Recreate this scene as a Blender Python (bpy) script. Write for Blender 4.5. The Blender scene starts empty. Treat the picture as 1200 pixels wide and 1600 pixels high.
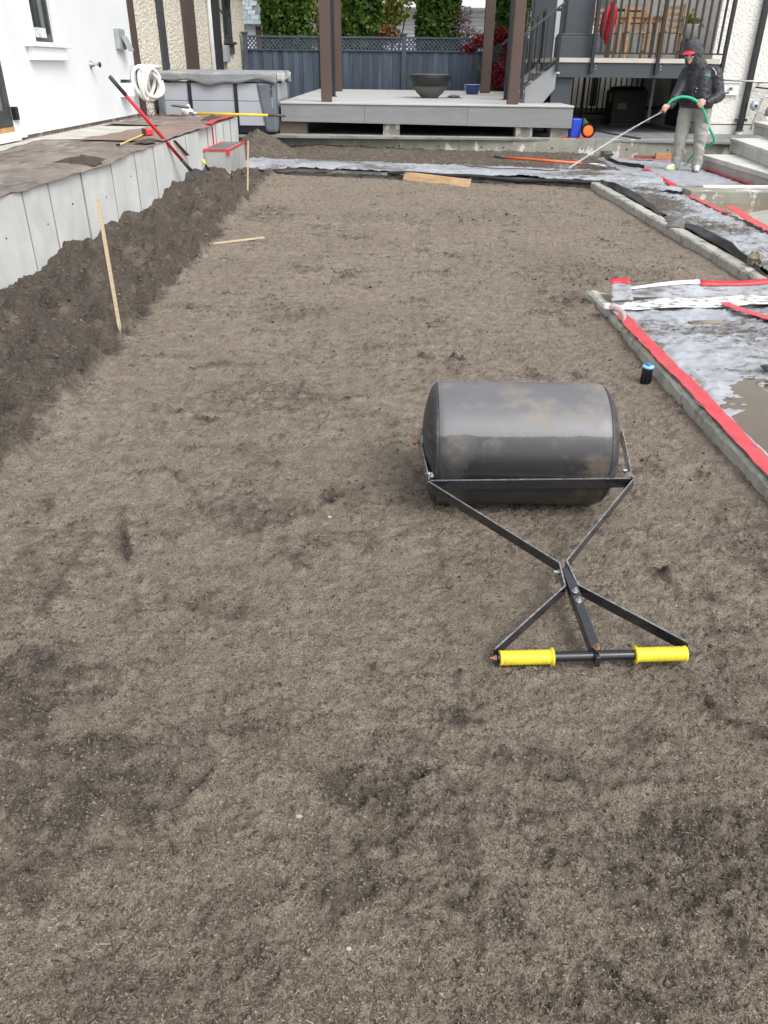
import bpy, bmesh, math, random
import numpy as np
from mathutils import Vector, Matrix
random.seed(7); rng = np.random.default_rng(11)
R = math.radians
SC = bpy.context.scene
COL = SC.collection
# ------------------------------------------------------------------ camera
cam_d = bpy.data.cameras.new('camera'); cam = bpy.data.objects.new('camera', cam_d); COL.objects.link(cam)
cam_d.sensor_fit = 'VERTICAL'; cam_d.sensor_height = 36; cam_d.sensor_width = 27; cam_d.lens = 1202 / 1600 * 36
cam_d.clip_end = 400; cam_d.clip_start = .05
th, ro = R(30.1), R(0.6)
rv, uv, fv = Vector((1, 0, 0)), Vector((0, math.sin(th), math.cos(th))), Vector((0, math.cos(th), -math.sin(th)))
X_ = rv * math.cos(ro) + uv * math.sin(ro); Y_ = uv * math.cos(ro) - rv * math.sin(ro); Z_ = -fv
m = Matrix((X_, Y_, Z_)).transposed().to_4x4(); m.translation = (0, 0, 1.45); cam.matrix_world = m
SC.camera = cam
# ------------------------------------------------------------------ sky and sun (overcast)
w = bpy.data.worlds.new('World'); SC.world = w; w.use_nodes = True
nt = w.node_tree; nt.nodes.clear()
sky = nt.nodes.new('ShaderNodeTexSky'); sky.sky_type = 'NISHITA'; sky.sun_disc = False
sky.sun_elevation = R(50); sky.sun_rotation = R(140); sky.air_density = 1.0; sky.dust_density = 3.0; sky.ozone_density = 1.0
hs = nt.nodes.new('ShaderNodeHueSaturation'); hs.inputs['Saturation'].default_value = .22
bg = nt.nodes.new('ShaderNodeBackground'); bg.inputs['Strength'].default_value = .15
out = nt.nodes.new('ShaderNodeOutputWorld')
nt.links.new(sky.outputs[0], hs.inputs['Color']); nt.links.new(hs.outputs[0], bg.inputs['Color']); nt.links.new(bg.outputs[0], out.inputs[0])
sd = bpy.data.lights.new('sun', 'SUN'); sd.energy = .62; sd.angle = R(24); sd.color = (1, .97, .93)
sun = bpy.data.objects.new('sun', sd); COL.objects.link(sun)
az, el = R(140), R(50)
dirv = Vector((math.sin(az) * math.cos(el), math.cos(az) * math.cos(el), math.sin(el)))
sun.rotation_euler = dirv.to_track_quat('Z', 'Y').to_euler()
vs = SC.view_settings; vs.view_transform = 'Standard'; vs.look = 'None'; vs.gamma = 1; vs.use_curve_mapping = False; vs.exposure = 1.05
SC.cycles.max_bounces = 6

# ------------------------------------------------------------------ numpy noise
_perm = rng.permutation(512)
_ang = rng.random(512) * 2 * np.pi
_gx, _gy = np.cos(_ang), np.sin(_ang)
def gn(x, y, seed=0):
    xi = np.floor(x).astype(np.int64); yi = np.floor(y).astype(np.int64)
    xf = x - xi; yf = y - yi
    u = xf * xf * xf * (xf * (xf * 6 - 15) + 10); v = yf * yf * yf * (yf * (yf * 6 - 15) + 10)
    def g(ix, iy, dx, dy):
        h = _perm[(_perm[(ix + seed * 57) & 511] + iy) & 511]
        return _gx[h] * dx + _gy[h] * dy
    a = g(xi, yi, xf, yf); b = g(xi + 1, yi, xf - 1, yf); c = g(xi, yi + 1, xf, yf - 1); d = g(xi + 1, yi + 1, xf - 1, yf - 1)
    return ((a + (b - a) * u) * (1 - v) + (c + (d - c) * u) * v) * 1.5
def fbm(x, y, o=4, seed=0, gain=.5):
    s = np.zeros_like(x); amp = 1.; f = 1.
    for i in range(o):
        s += amp * gn(x * f + 13.7 * i, y * f - 7.3 * i, seed + i); amp *= gain; f *= 2.03
    return s
def sst(a, b, x):
    t = np.clip((x - a) / (b - a), 0, 1); return t * t * (3 - 2 * t)

# ------------------------------------------------------------------ materials
def mat(name, col, rough=.6, metal=0., var=.12, vs=5., bump=0., bs=60., col2=None, stretch=(1, 1, 1), spec=.5, coat=0., rv=.0, lo=.35, hi=.65, detail=6., bd=.02):
    M = bpy.data.materials.new(name); M.use_nodes = True
    n = M.node_tree.nodes; l = M.node_tree.links
    p = n['Principled BSDF']
    p.inputs['Roughness'].default_value = rough; p.inputs['Metallic'].default_value = metal
    p.inputs['Specular IOR Level'].default_value = spec; p.inputs['Coat Weight'].default_value = coat; p.inputs['Coat Roughness'].default_value = .1
    tc = n.new('ShaderNodeTexCoord'); mp = n.new('ShaderNodeMapping'); mp.inputs['Scale'].default_value = stretch
    oi = n.new('ShaderNodeObjectInfo'); mu = n.new('ShaderNodeMath'); mu.operation = 'MULTIPLY'; mu.inputs[1].default_value = 37.
    l.new(oi.outputs['Random'], mu.inputs[0]); l.new(tc.outputs['Object'], mp.inputs['Vector']); l.new(mu.outputs[0], mp.inputs['Location'])
    no = n.new('ShaderNodeTexNoise'); no.inputs['Scale'].default_value = vs; no.inputs['Detail'].default_value = detail; no.inputs['Roughness'].default_value = .6
    l.new(mp.outputs[0], no.inputs['Vector'])
    mr = n.new('ShaderNodeMapRange'); mr.inputs['From Min'].default_value = lo; mr.inputs['From Max'].default_value = hi
    l.new(no.outputs['Fac'], mr.inputs['Value'])
    mx = n.new('ShaderNodeMix'); mx.data_type = 'RGBA'
    c1 = [c * (1 - var) for c in col] if col2 is None else col
    c2 = [min(1, c * (1 + var)) for c in col] if col2 is None else col2
    mx.inputs['A'].default_value = (*c1, 1); mx.inputs['B'].default_value = (*c2, 1)
    l.new(mr.outputs[0], mx.inputs['Factor'])
    last = mx.outputs['Result']
    if rv:
        hv = n.new('ShaderNodeHueSaturation'); m2 = n.new('ShaderNodeMapRange'); m2.inputs['To Min'].default_value = 1 - rv; m2.inputs['To Max'].default_value = 1 + rv
        l.new(oi.outputs['Random'], m2.inputs['Value']); l.new(m2.outputs[0], hv.inputs['Value']); l.new(last, hv.inputs['Color']); last = hv.outputs[0]
    l.new(last, p.inputs['Base Color'])
    # roughness breaks up a little with the same noise
    rr = n.new('ShaderNodeMapRange'); rr.inputs['To Min'].default_value = max(.05, rough - .08); rr.inputs['To Max'].default_value = min(1, rough + .08)
    l.new(no.outputs['Fac'], rr.inputs['Value']); l.new(rr.outputs[0], p.inputs['Roughness'])
    if bump:
        nb = n.new('ShaderNodeTexNoise'); nb.inputs['Scale'].default_value = bs; nb.inputs['Detail'].default_value = 4
        bp = n.new('ShaderNodeBump'); bp.inputs['Strength'].default_value = bump; bp.inputs['Distance'].default_value = bd
        l.new(mp.outputs[0], nb.inputs['Vector']); l.new(nb.outputs['Fac'], bp.inputs['Height']); l.new(bp.outputs[0], p.inputs['Normal'])
    M['p'] = 1
    return M
def overlay(M, col, scale, lo, hi, stretch=(1, 1, 1), attr=None, rough=None, seed=3., zfade=None, strength=1.):
    """adds a layer of stain, dust, mud or painted sheen of another colour, where a noise is high (shape stays with the thing)"""
    n = M.node_tree.nodes; l = M.node_tree.links; p = n['Principled BSDF']
    src = p.inputs['Base Color'].links[0].from_socket
    tc = n.new('ShaderNodeTexCoord'); mp = n.new('ShaderNodeMapping'); mp.inputs['Scale'].default_value = stretch; mp.inputs['Location'].default_value = (seed, seed * 2, seed * .7)
    l.new(tc.outputs['Object'], mp.inputs['Vector'])
    no = n.new('ShaderNodeTexNoise'); no.inputs['Scale'].default_value = scale; no.inputs['Detail'].default_value = 8; no.inputs['Roughness'].default_value = .65
    l.new(mp.outputs[0], no.inputs['Vector'])
    val = no.outputs['Fac']
    if attr:
        at = n.new('ShaderNodeAttribute'); at.attribute_name = attr
        ad = n.new('ShaderNodeMath'); ad.operation = 'ADD'; l.new(val, ad.inputs[0]); l.new(at.outputs['Fac'], ad.inputs[1]); val = ad.outputs[0]
    if zfade:   # layer that hugs one height of the thing: (z0, z1, amount)
        sp = n.new('ShaderNodeSeparateXYZ'); l.new(tc.outputs['Object'], sp.inputs[0])
        zr = n.new('ShaderNodeMapRange'); zr.inputs['From Min'].default_value = zfade[0]; zr.inputs['From Max'].default_value = zfade[1]; zr.inputs['To Min'].default_value = zfade[2]; zr.inputs['To Max'].default_value = 0
        l.new(sp.outputs['Z'], zr.inputs['Value'])
        ad = n.new('ShaderNodeMath'); ad.operation = 'ADD'; l.new(val, ad.inputs[0]); l.new(zr.outputs[0], ad.inputs[1]); val = ad.outputs[0]
    mr = n.new('ShaderNodeMapRange'); mr.inputs['From Min'].default_value = lo; mr.inputs['From Max'].default_value = hi; mr.inputs['To Max'].default_value = strength
    l.new(val, mr.inputs['Value'])
    mx = n.new('ShaderNodeMix'); mx.data_type = 'RGBA'; mx.inputs['B'].default_value = (*col, 1)
    l.new(mr.outputs[0], mx.inputs['Factor']); l.new(src, mx.inputs['A']); l.new(mx.outputs['Result'], p.inputs['Base Color'])
    if rough is not None:
        rs = p.inputs['Roughness'].links[0].from_socket
        mf = n.new('ShaderNodeMix'); mf.inputs[3].default_value = rough; l.new(mr.outputs[0], mf.inputs[0]); l.new(rs, mf.inputs[2]); l.new(mf.outputs[0], p.inputs['Roughness'])
    return M
def attr_mat(name, a, b, rough=.8, attr='tint', spec=.3, trans=0., mid=None):
    M = bpy.data.materials.new(name); M.use_nodes = True; n = M.node_tree.nodes; l = M.node_tree.links; p = n['Principled BSDF']
    p.inputs['Roughness'].default_value = rough; p.inputs['Specular IOR Level'].default_value = spec
    at = n.new('ShaderNodeAttribute'); at.attribute_name = attr
    cr = n.new('ShaderNodeValToRGB'); cr.color_ramp.elements[0].color = (*a, 1); cr.color_ramp.elements[1].color = (*b, 1)
    if mid: e = cr.color_ramp.elements.new(mid[0]); e.color = (*mid[1], 1)
    l.new(at.outputs['Fac'], cr.inputs['Fac']); l.new(cr.outputs[0], p.inputs['Base Color'])
    if trans:
        tr = n.new('ShaderNodeBsdfTranslucent'); ms = n.new('ShaderNodeMixShader'); ms.inputs[0].default_value = trans
        l.new(cr.outputs[0], tr.inputs['Color']); l.new(p.outputs[0], ms.inputs[1]); l.new(tr.outputs[0], ms.inputs[2]); l.new(ms.outputs[0], n['Material Output'].inputs['Surface'])
    return M

# ------------------------------------------------------------------ mesh builder
def basis(d, up=(0, 0, 1)):
    d = Vector(d).normalized(); u = Vector(up)
    s = d.cross(u)
    if s.length < 1e-4: s = d.cross(Vector((1, 0, 0)))
    s.normalize(); u = s.cross(d).normalized(); return d, s, u
class MB:
    def __init__(s): s.v = []; s.f = []
    def add(s, vs, fs):
        o = len(s.v); s.v += [tuple(v) for v in vs]; s.f += [tuple(i + o for i in f) for f in fs]; return s
    def hexa(s, p): return s.add(p, [(0, 3, 2, 1), (4, 5, 6, 7), (0, 1, 5, 4), (1, 2, 6, 5), (2, 3, 7, 6), (3, 0, 4, 7)])
    def bx(s, x0, x1, y0, y1, z0, z1): return s.hexa([(x0, y0, z0), (x1, y0, z0), (x1, y1, z0), (x0, y1, z0), (x0, y0, z1), (x1, y0, z1), (x1, y1, z1), (x0, y1, z1)])
    def box(s, c, d, rz=0.):
        co, si = math.cos(rz), math.sin(rz); P = []
        for z in (-1, 1):
            for a, b in ((-1, -1), (1, -1), (1, 1), (-1, 1)):
                x, y = a * d[0] / 2, b * d[1] / 2; P.append((c[0] + x * co - y * si, c[1] + x * si + y * co, c[2] + z * d[2] / 2))
        return s.hexa(P)
    def bar(s, p, q, w_, h, up=(0, 0, 1)):
        p, q = Vector(p), Vector(q); d, sd_, u = basis(q - p, up)
        P = [b + sd_ * (a * w_ / 2) + u * (c * h / 2) for b in (p, q) for a, c in ((-1, -1), (1, -1), (1, 1), (-1, 1))]
        return s.add(P, [(0, 1, 2, 3), (7, 6, 5, 4), (0, 4, 5, 1), (1, 5, 6, 2), (2, 6, 7, 3), (3, 7, 4, 0)])
    def tube(s, pts, r, n=10, caps=True):
        pts = [Vector(p) for p in pts]; N = len(pts); rs = r if isinstance(r, (list, tuple)) else [r] * N
        rings = []; pu = None
        for i in range(N):
            t = (pts[min(i + 1, N - 1)] - pts[max(i - 1, 0)]).normalized()
            if pu is None: _, a, b = basis(t)
            else:
                b = (pu - t * pu.dot(t)).normalized(); a = t.cross(b)
            pu = b
            rings.append([pts[i] + (a * math.cos(2 * math.pi * k / n) + b * math.sin(2 * math.pi * k / n)) * rs[i] for k in range(n)])
        P = [v for rg in rings for v in rg]; Fs = []
        for i in range(N - 1):
            for k in range(n): Fs.append((i * n + k, i * n + (k + 1) % n, (i + 1) * n + (k + 1) % n, (i + 1) * n + k))
        if caps: Fs += [tuple(reversed(range(n))), tuple(range((N - 1) * n, N * n))]
        return s.add(P, Fs)
    def cyl(s, p, q, r, n=12, r2=None): return s.tube([p, q], [r, r if r2 is None else r2], n)
    def lathe(s, prof, c, n=24, axis='z', caps=True):
        P = []; Fs = []
        for r, h in prof:
            for k in range(n):
                a = 2 * math.pi * k / n; x, y = r * math.cos(a), r * math.sin(a)
                P.append((c[0] + x, c[1] + y, c[2] + h) if axis == 'z' else ((c[0] + h, c[1] + x, c[2] + y) if axis == 'x' else (c[0] + y, c[1] + h, c[2] + x)))
        for i in range(len(prof) - 1):
            for k in range(n): Fs.append((i * n + k, i * n + (k + 1) % n, (i + 1) * n + (k + 1) % n, (i + 1) * n + k))
        if caps: Fs += [tuple(reversed(range(n))), tuple(range((len(prof) - 1) * n, len(prof) * n))]
        return s.add(P, Fs)
    def prism(s, poly, t):      # poly: 3d points of a flat face, t: thickness vector
        n = len(poly); t = Vector(t); P = [Vector(p) for p in poly]; P += [p + t for p in P]
        return s.add(P, [tuple(reversed(range(n))), tuple(range(n, 2 * n))] + [(i, (i + 1) % n, n + (i + 1) % n, n + i) for i in range(n)])
    def grid(s, nu, nv, fn):
        P = [fn(i / (nu - 1), j / (nv - 1)) for j in range(nv) for i in range(nu)]
        return s.add(P, [(j * nu + i, j * nu + i + 1, (j + 1) * nu + i + 1, (j + 1) * nu + i) for j in range(nv - 1) for i in range(nu - 1)])
    def blob(s, c, r, n=8, k=5, jit=0.):
        P = []; Fs = []
        for j in range(1, k):
            a = math.pi * j / k
            for i in range(n):
                b = 2 * math.pi * i / n; q = 1 + random.uniform(-jit, jit)
                P.append((c[0] + r[0] * q * math.sin(a) * math.cos(b), c[1] + r[1] * q * math.sin(a) * math.sin(b), c[2] + r[2] * q * math.cos(a)))
        P += [(c[0], c[1], c[2] + r[2]), (c[0], c[1], c[2] - r[2])]; T = len(P) - 2
        for j in range(k - 2):
            for i in range(n): Fs.append((j * n + i, (j + 1) * n + i, (j + 1) * n + (i + 1) % n, j * n + (i + 1) % n))
        for i in range(n): Fs.append((T, i, (i + 1) % n)); Fs.append((T + 1, (k - 2) * n + (i + 1) % n, (k - 2) * n + i))
        return s.add(P, Fs)
    def build(s, name, m_, parent=None, smooth=False, bevel=0., kind=None, label=None, solid=0.):
        o3 = Vector((0, 0, 0)); q = parent
        while q: o3 += q.location; q = q.parent
        me = bpy.data.meshes.new(name); me.from_pydata([tuple(Vector(v) - o3) for v in s.v], [], s.f)
        me.materials.append(m_)
        if smooth: me.shade_smooth() if hasattr(me, 'shade_smooth') else None
        me.update(); o = bpy.data.objects.new(name, me); COL.objects.link(o); o.parent = parent
        if smooth:
            for pgn in me.polygons: pgn.use_smooth = True
        if solid:
            mo = o.modifiers.new('solid', 'SOLIDIFY'); mo.thickness = solid; mo.offset = 0
        if bevel:
            mo = o.modifiers.new('bevel', 'BEVEL'); mo.width = bevel; mo.segments = 2; mo.limit_method = 'ANGLE'
        if kind: o['kind'] = kind
        if label: o['label'] = label
        return o
def np_mesh(name, V, F, m_, parent=None, attrs=None, smooth=False, k=4):
    me = bpy.data.meshes.new(name); nf = len(F)
    me.vertices.add(len(V)); me.vertices.foreach_set('co', np.ascontiguousarray(V, dtype=np.float32).ravel())
    me.loops.add(nf * k); me.loops.foreach_set('vertex_index', np.ascontiguousarray(F, dtype=np.int32).ravel())
    me.polygons.add(nf); me.polygons.foreach_set('loop_start', np.arange(0, nf * k, k, dtype=np.int32))
    me.polygons.foreach_set('loop_total', np.full(nf, k, dtype=np.int32))
    me.update(calc_edges=True)
    if smooth: me.polygons.foreach_set('use_smooth', np.ones(nf, dtype=bool))
    for a, val in (attrs or {}).items():
        at = me.attributes.new(a, 'FLOAT', 'POINT'); at.data.foreach_set('value', np.ascontiguousarray(val, dtype=np.float32))
    me.materials.append(m_); o = bpy.data.objects.new(name, me); COL.objects.link(o); o.parent = parent
    return o
def thing(name, label, cat, loc=(0, 0, 0), group=None):
    o = bpy.data.objects.new(name, None); COL.objects.link(o); o.location = loc; o.empty_display_size = .1
    o['label'] = label; o['category'] = cat
    if group: o['group'] = group
    return o
def tag(o, label, cat, group=None):
    o['label'] = label; o['category'] = cat
    if group: o['group'] = group
    return o
def struct(o): o['kind'] = 'structure'; return o
def rep(o, d):
    c = o.copy(); COL.objects.link(c); c.parent = o.parent; c.location = o.location + Vector(d); return c
def copy_thing(o, loc, label=None):
    c = o.copy(); COL.objects.link(c); c.location = loc
    if label: c['label'] = label
    for ch in list(o.children):
        e = ch.copy(); COL.objects.link(e); e.parent = c
        for g in ch.children:
            h = g.copy(); COL.objects.link(h); h.parent = e
    return c
# colours ------------------------------------------------------------
CONC = overlay(mat('pale_concrete', (.53, .54, .53), .8, var=.1, vs=3, bump=.25, bs=90, bd=.004), (.40, .40, .385), 2.2, .52, .8, (2.5, 2.5, .25), strength=.5)
CONC_OLD = overlay(overlay(mat('weathered_concrete', (.27, .265, .225), .85, var=.16, vs=4, bump=.3, bs=70, bd=.005), (.10, .095, .085), 3, .56, .75, (2, 2, .6), strength=.7), (.62, .61, .57), 4.5, .66, .69, (1, 1, .55), seed=9, zfade=(.12, .42, .12), strength=.85)
CONC_STEP = overlay(mat('step_concrete', (.56, .555, .52), .8, var=.08, vs=4, bump=.2, bs=80, bd=.004), (.27, .255, .21), 2.5, .52, .72, (1, 1, 1), strength=.7)
EDGE_M = overlay(mat('edging_concrete', (.40, .395, .35), .85, var=.14, vs=9, bump=.4, bs=60, bd=.006), (.13, .11, .09), 7, .52, .68, (1, 1, 1), strength=.8)
GEO = overlay(overlay(overlay(mat('geotextile', (.315, .33, .355), .55, var=.12, vs=7, bump=.3, bs=120, bd=.004), (.17, .165, .165), 3.5, .50, .66, (.5, 2, 1), attr='mud', seed=8, strength=.8), (.10, .088, .075), 9, .53, .64, (.4, 2.4, 1), attr='mud', rough=.3, strength=.92), (.07, .06, .05), 32, .56, .63, (.55, 1.7, 1), attr='mud', seed=5, strength=.9)
RED = mat('red_tape', (.58, .030, .045), .42, var=.2, vs=12, bump=.4, bs=40, bd=.01)
RED2 = overlay(mat('muddy_red_tape', (.54, .045, .06), .45, var=.18, vs=14, bump=.4, bs=50, bd=.008), (.2, .14, .12), 13, .55, .72, strength=.75)
BLACKM = mat('black_steel', (.012, .013, .016), .35, var=.25, vs=20)
BLACKW = mat('wet_black_paint', (.012, .013, .016), .16, var=.3, vs=60, bump=.10, bs=220, bd=.003, coat=.8, spec=.7)
PLAST = mat('black_plastic_film', (.016, .017, .019), .3, var=.3, vs=8, bump=.15, bs=12)
WOOD = mat('pale_pine', (.52, .42, .28), .7, var=.16, vs=9, stretch=(1, 1, 14), bump=.15, bs=40)
BROWN = mat('brown_post_paint', (.075, .047, .036), .55, var=.1, vs=3, stretch=(1, 1, .3))
GALV = mat('galvanised_steel', (.42, .42, .42), .35, metal=.8, var=.15, vs=30)

exec_sections = True
# ------------------------------------------------------------------ soil (the lawn bed)
PATCH = [(-0.967, 1.529, 0.204, 0.154, 1), (-0.68, 1.19, 0.204, 0.132, 1), (0.036, 1.217, 0.163, 0.086, 1), (0.662, 1.035, 0.218, 0.095, 0.9), (0.54, 0.961, 0.104, 0.058, 0.6), (-0.484, 1.869, 0.175, 0.071, 0.6), (-1.126, 2.061, 0.187, 0.235, 0.6), (-0.588, 3.649, 0.291, 0.237, 0.6), (-0.704, 5.154, 0.301, 0.224, 0.5), (1.314, 2.303, 0.136, 0.277, 0.6), (-0.271, 0.848, 0.097, 0.057, 0.6), (-0.643, 1.005, 0.159, 0.033, 0.8), (-0.147, 0.953, 0.058, 0.05, 0.5), (-0.511, 1.335, 0.141, 0.107, 0.6), (0.408, 1.308, 0.109, 0.036, 0.5), (0.641, 1.311, 0.093, 0.082, 0.6), (0.144, 1.059, 0.096, 0.045, 0.5), (0.331, 1.117, 0.128, 0.034, 0.5), (-0.496, 2.444, 0.165, 0.145, 0.7), (-0.098, 2.548, 0.171, 0.07, 0.5), (-0.869, 2.261, 0.089, 0.318, 0.4), (-0.152, 1.361, 0.174, 0.098, 0.35), (1.69, 6.361, 0.631, 0.375, 0.5), (0.32, 9.015, 1.146, 0.345, 0.4), (-0.229, 4.25, 0.44, 0.161, 0.3), (0.939, 1.607, 0.124, 0.136, 0.4), (0.424, 0.762, 0.232, 0.045, 0.4), (-0.45, 0.753, 0.172, 0.045, 0.4), (0.255, 2.087, 0.127, 0.114, 0.25), (0.053, 3.063, 0.169, 0.135, 0.3), (-1.326, 9.124, 0.285, 0.539, 0.7), (1.367, 5.563, 0.186, 0.256, 0.8)]
SCUFF = [[(-1.013, 2.765), (-0.867, 2.751), (-0.764, 2.635), (-0.694, 2.487), (-0.716, 2.371)], [(-0.7, 2.511), (-0.637, 2.561), (-0.575, 2.489), (-0.598, 2.419), (-0.673, 2.44), (-0.699, 2.487)], [(-0.575, 2.489), (-0.476, 2.468), (-0.379, 2.456)], [(-0.322, 2.471), (-0.244, 2.545), (-0.15, 2.623)], [(-0.766, 1.833), (-0.678, 1.866), (-0.561, 1.861)], [(-0.968, 2.481), (-0.892, 2.26), (-0.804, 2.067), (-0.737, 1.865)], [(-0.106, 1.12), (0.007, 1.19), (0.081, 1.236), (0.174, 1.275)], [(0.089, 1.474), (0.169, 1.43), (0.236, 1.442)], [(-0.77, 0.96), (-0.703, 0.99), (-0.632, 1.05)], [(-0.093, 0.927), (-0.082, 0.954), (-0.031, 0.976)], [(0.381, 1.24), (0.48, 1.214), (0.607, 1.243)], [(0.867, 1.508), (0.908, 1.44), (0.956, 1.397)], [(-0.396, 2.229), (-0.274, 2.114)], [(0.158, 0.89), (0.125, 0.956), (0.192, 0.985)], [(0.421, 0.796), (0.473, 0.73)], [(-1.121, 3.467), (-0.919, 3.394), (-0.704, 3.214)], [(-0.425, 2.835), (-0.207, 2.728)], [(-0.922, 1.309), (-0.854, 1.372), (-0.831, 1.438)], [(-0.047, 1.042), (0.063, 1.09), (0.137, 1.174)], [(0.482, 0.989), (0.596, 0.976), (0.745, 1.021)], [(-0.481, 1.099), (-0.427, 1.167), (-0.398, 1.239)], [(0.211, 4.264), (0.428, 4.216)], [(-0.556, 3.65), (-0.26, 3.573), (-0.006, 3.648)], [(0.933, 2.099), (0.982, 1.993), (1.072, 1.961)]]
def poly_dist(x, y, pts):
    best = np.full(x.shape, 9.); sg = np.zeros(x.shape)
    for (ax, ay), (bx, by) in zip(pts[:-1], pts[1:]):
        dx, dy_ = bx - ax, by - ay; l2 = dx * dx + dy_ * dy_; t = np.clip(((x - ax) * dx + (y - ay) * dy_) / l2, 0, 1)
        ex, ey = x - ax - t * dx, y - ay - t * dy_; d = np.sqrt(ex * ex + ey * ey); c = np.sign(dx * ey - dy_ * ex); m_ = d < best; best = np.where(m_, d, best); sg = np.where(m_, c, sg)
    return best * sg, best
def scuffs(x, y):
    """footprint edges and torn lips in the crust: returns height, and looseness with shade painted on the hollow side"""
    h = np.zeros_like(x); L = np.zeros_like(x)
    for i, p in enumerate(SCUFF):
        q = np.array(p); s_ = .05 + .028 * q[:, 1].mean(); mk = (x > q[:, 0].min() - s_ * 2) & (x < q[:, 0].max() + s_ * 2) & (y > q[:, 1].min() - s_ * 2) & (y < q[:, 1].max() + s_ * 2)
        if not mk.any(): continue
        xx, yy2 = x[mk], y[mk]; wx = xx + .018 * fbm(xx * 14, yy2 * 14, 3, 120); wy = yy2 + .018 * fbm(xx * 14, yy2 * 14, 3, 130)
        ds, d = poly_dist(wx, wy, p); ds = ds * (1 if i % 2 else -1); br = np.clip(.55 + fbm(xx * 7, yy2 * 7, 3, 140 + i), 0, 1.2)
        k = 1 + .22 * q[:, 1].mean()
        h[mk] += br * k * (.0115 * np.exp(-((ds - .008) / .012) ** 2) - .0100 * np.exp(-((ds + .012) / .012) ** 2)); L[mk] = np.maximum(L[mk], br * .85 * np.exp(-((ds + .012) / (.020 * k)) ** 2))
    return h, np.clip(L, 0, 1)
def soil_loose(x, y):
    wob = .035 * fbm(x * 0 + 3.1, y * 1.3, 3, 21) + .04 * gn(x * 4, y * 5, 8)
    edge = -1.53 - .022 * (y - 3) + wob
    bank = sst(edge + .07, edge - .10, x)
    L = bank.copy()
    wx = x + .10 * fbm(x * 5, y * 5, 3, 31); wy = y + .08 * fbm(x * 5, y * 5, 3, 37)
    for a, b, rx, ry, s in PATCH:
        d = ((wx - a) / (rx * 1.15)) ** 2 + ((wy - b) / (ry * 1.15)) ** 2
        L = np.maximum(L, .80 * s * sst(1.25, .35, d))
    n = fbm(x * 2.1, y * 2.6, 5, 41) + .45 * gn(x * 9, y * 11, 43) + .35 * gn(x * 2.2, y * .22, 45)
    L = np.maximum(L, .6 * sst(.38, .95, n))
    L = np.maximum(L, .9 * sst(11.9 - .32 * (x - .3), 12.5 - .32 * (x - .3), y + .3 * gn(x * 2, y * 2, 3)))
    L = L * np.clip(.78 + .55 * fbm(x * 13, y * 14, 4, 47, .6), .25, 1.1)
    return np.clip(np.maximum(L, bank * .97), 0, 1), bank
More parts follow.
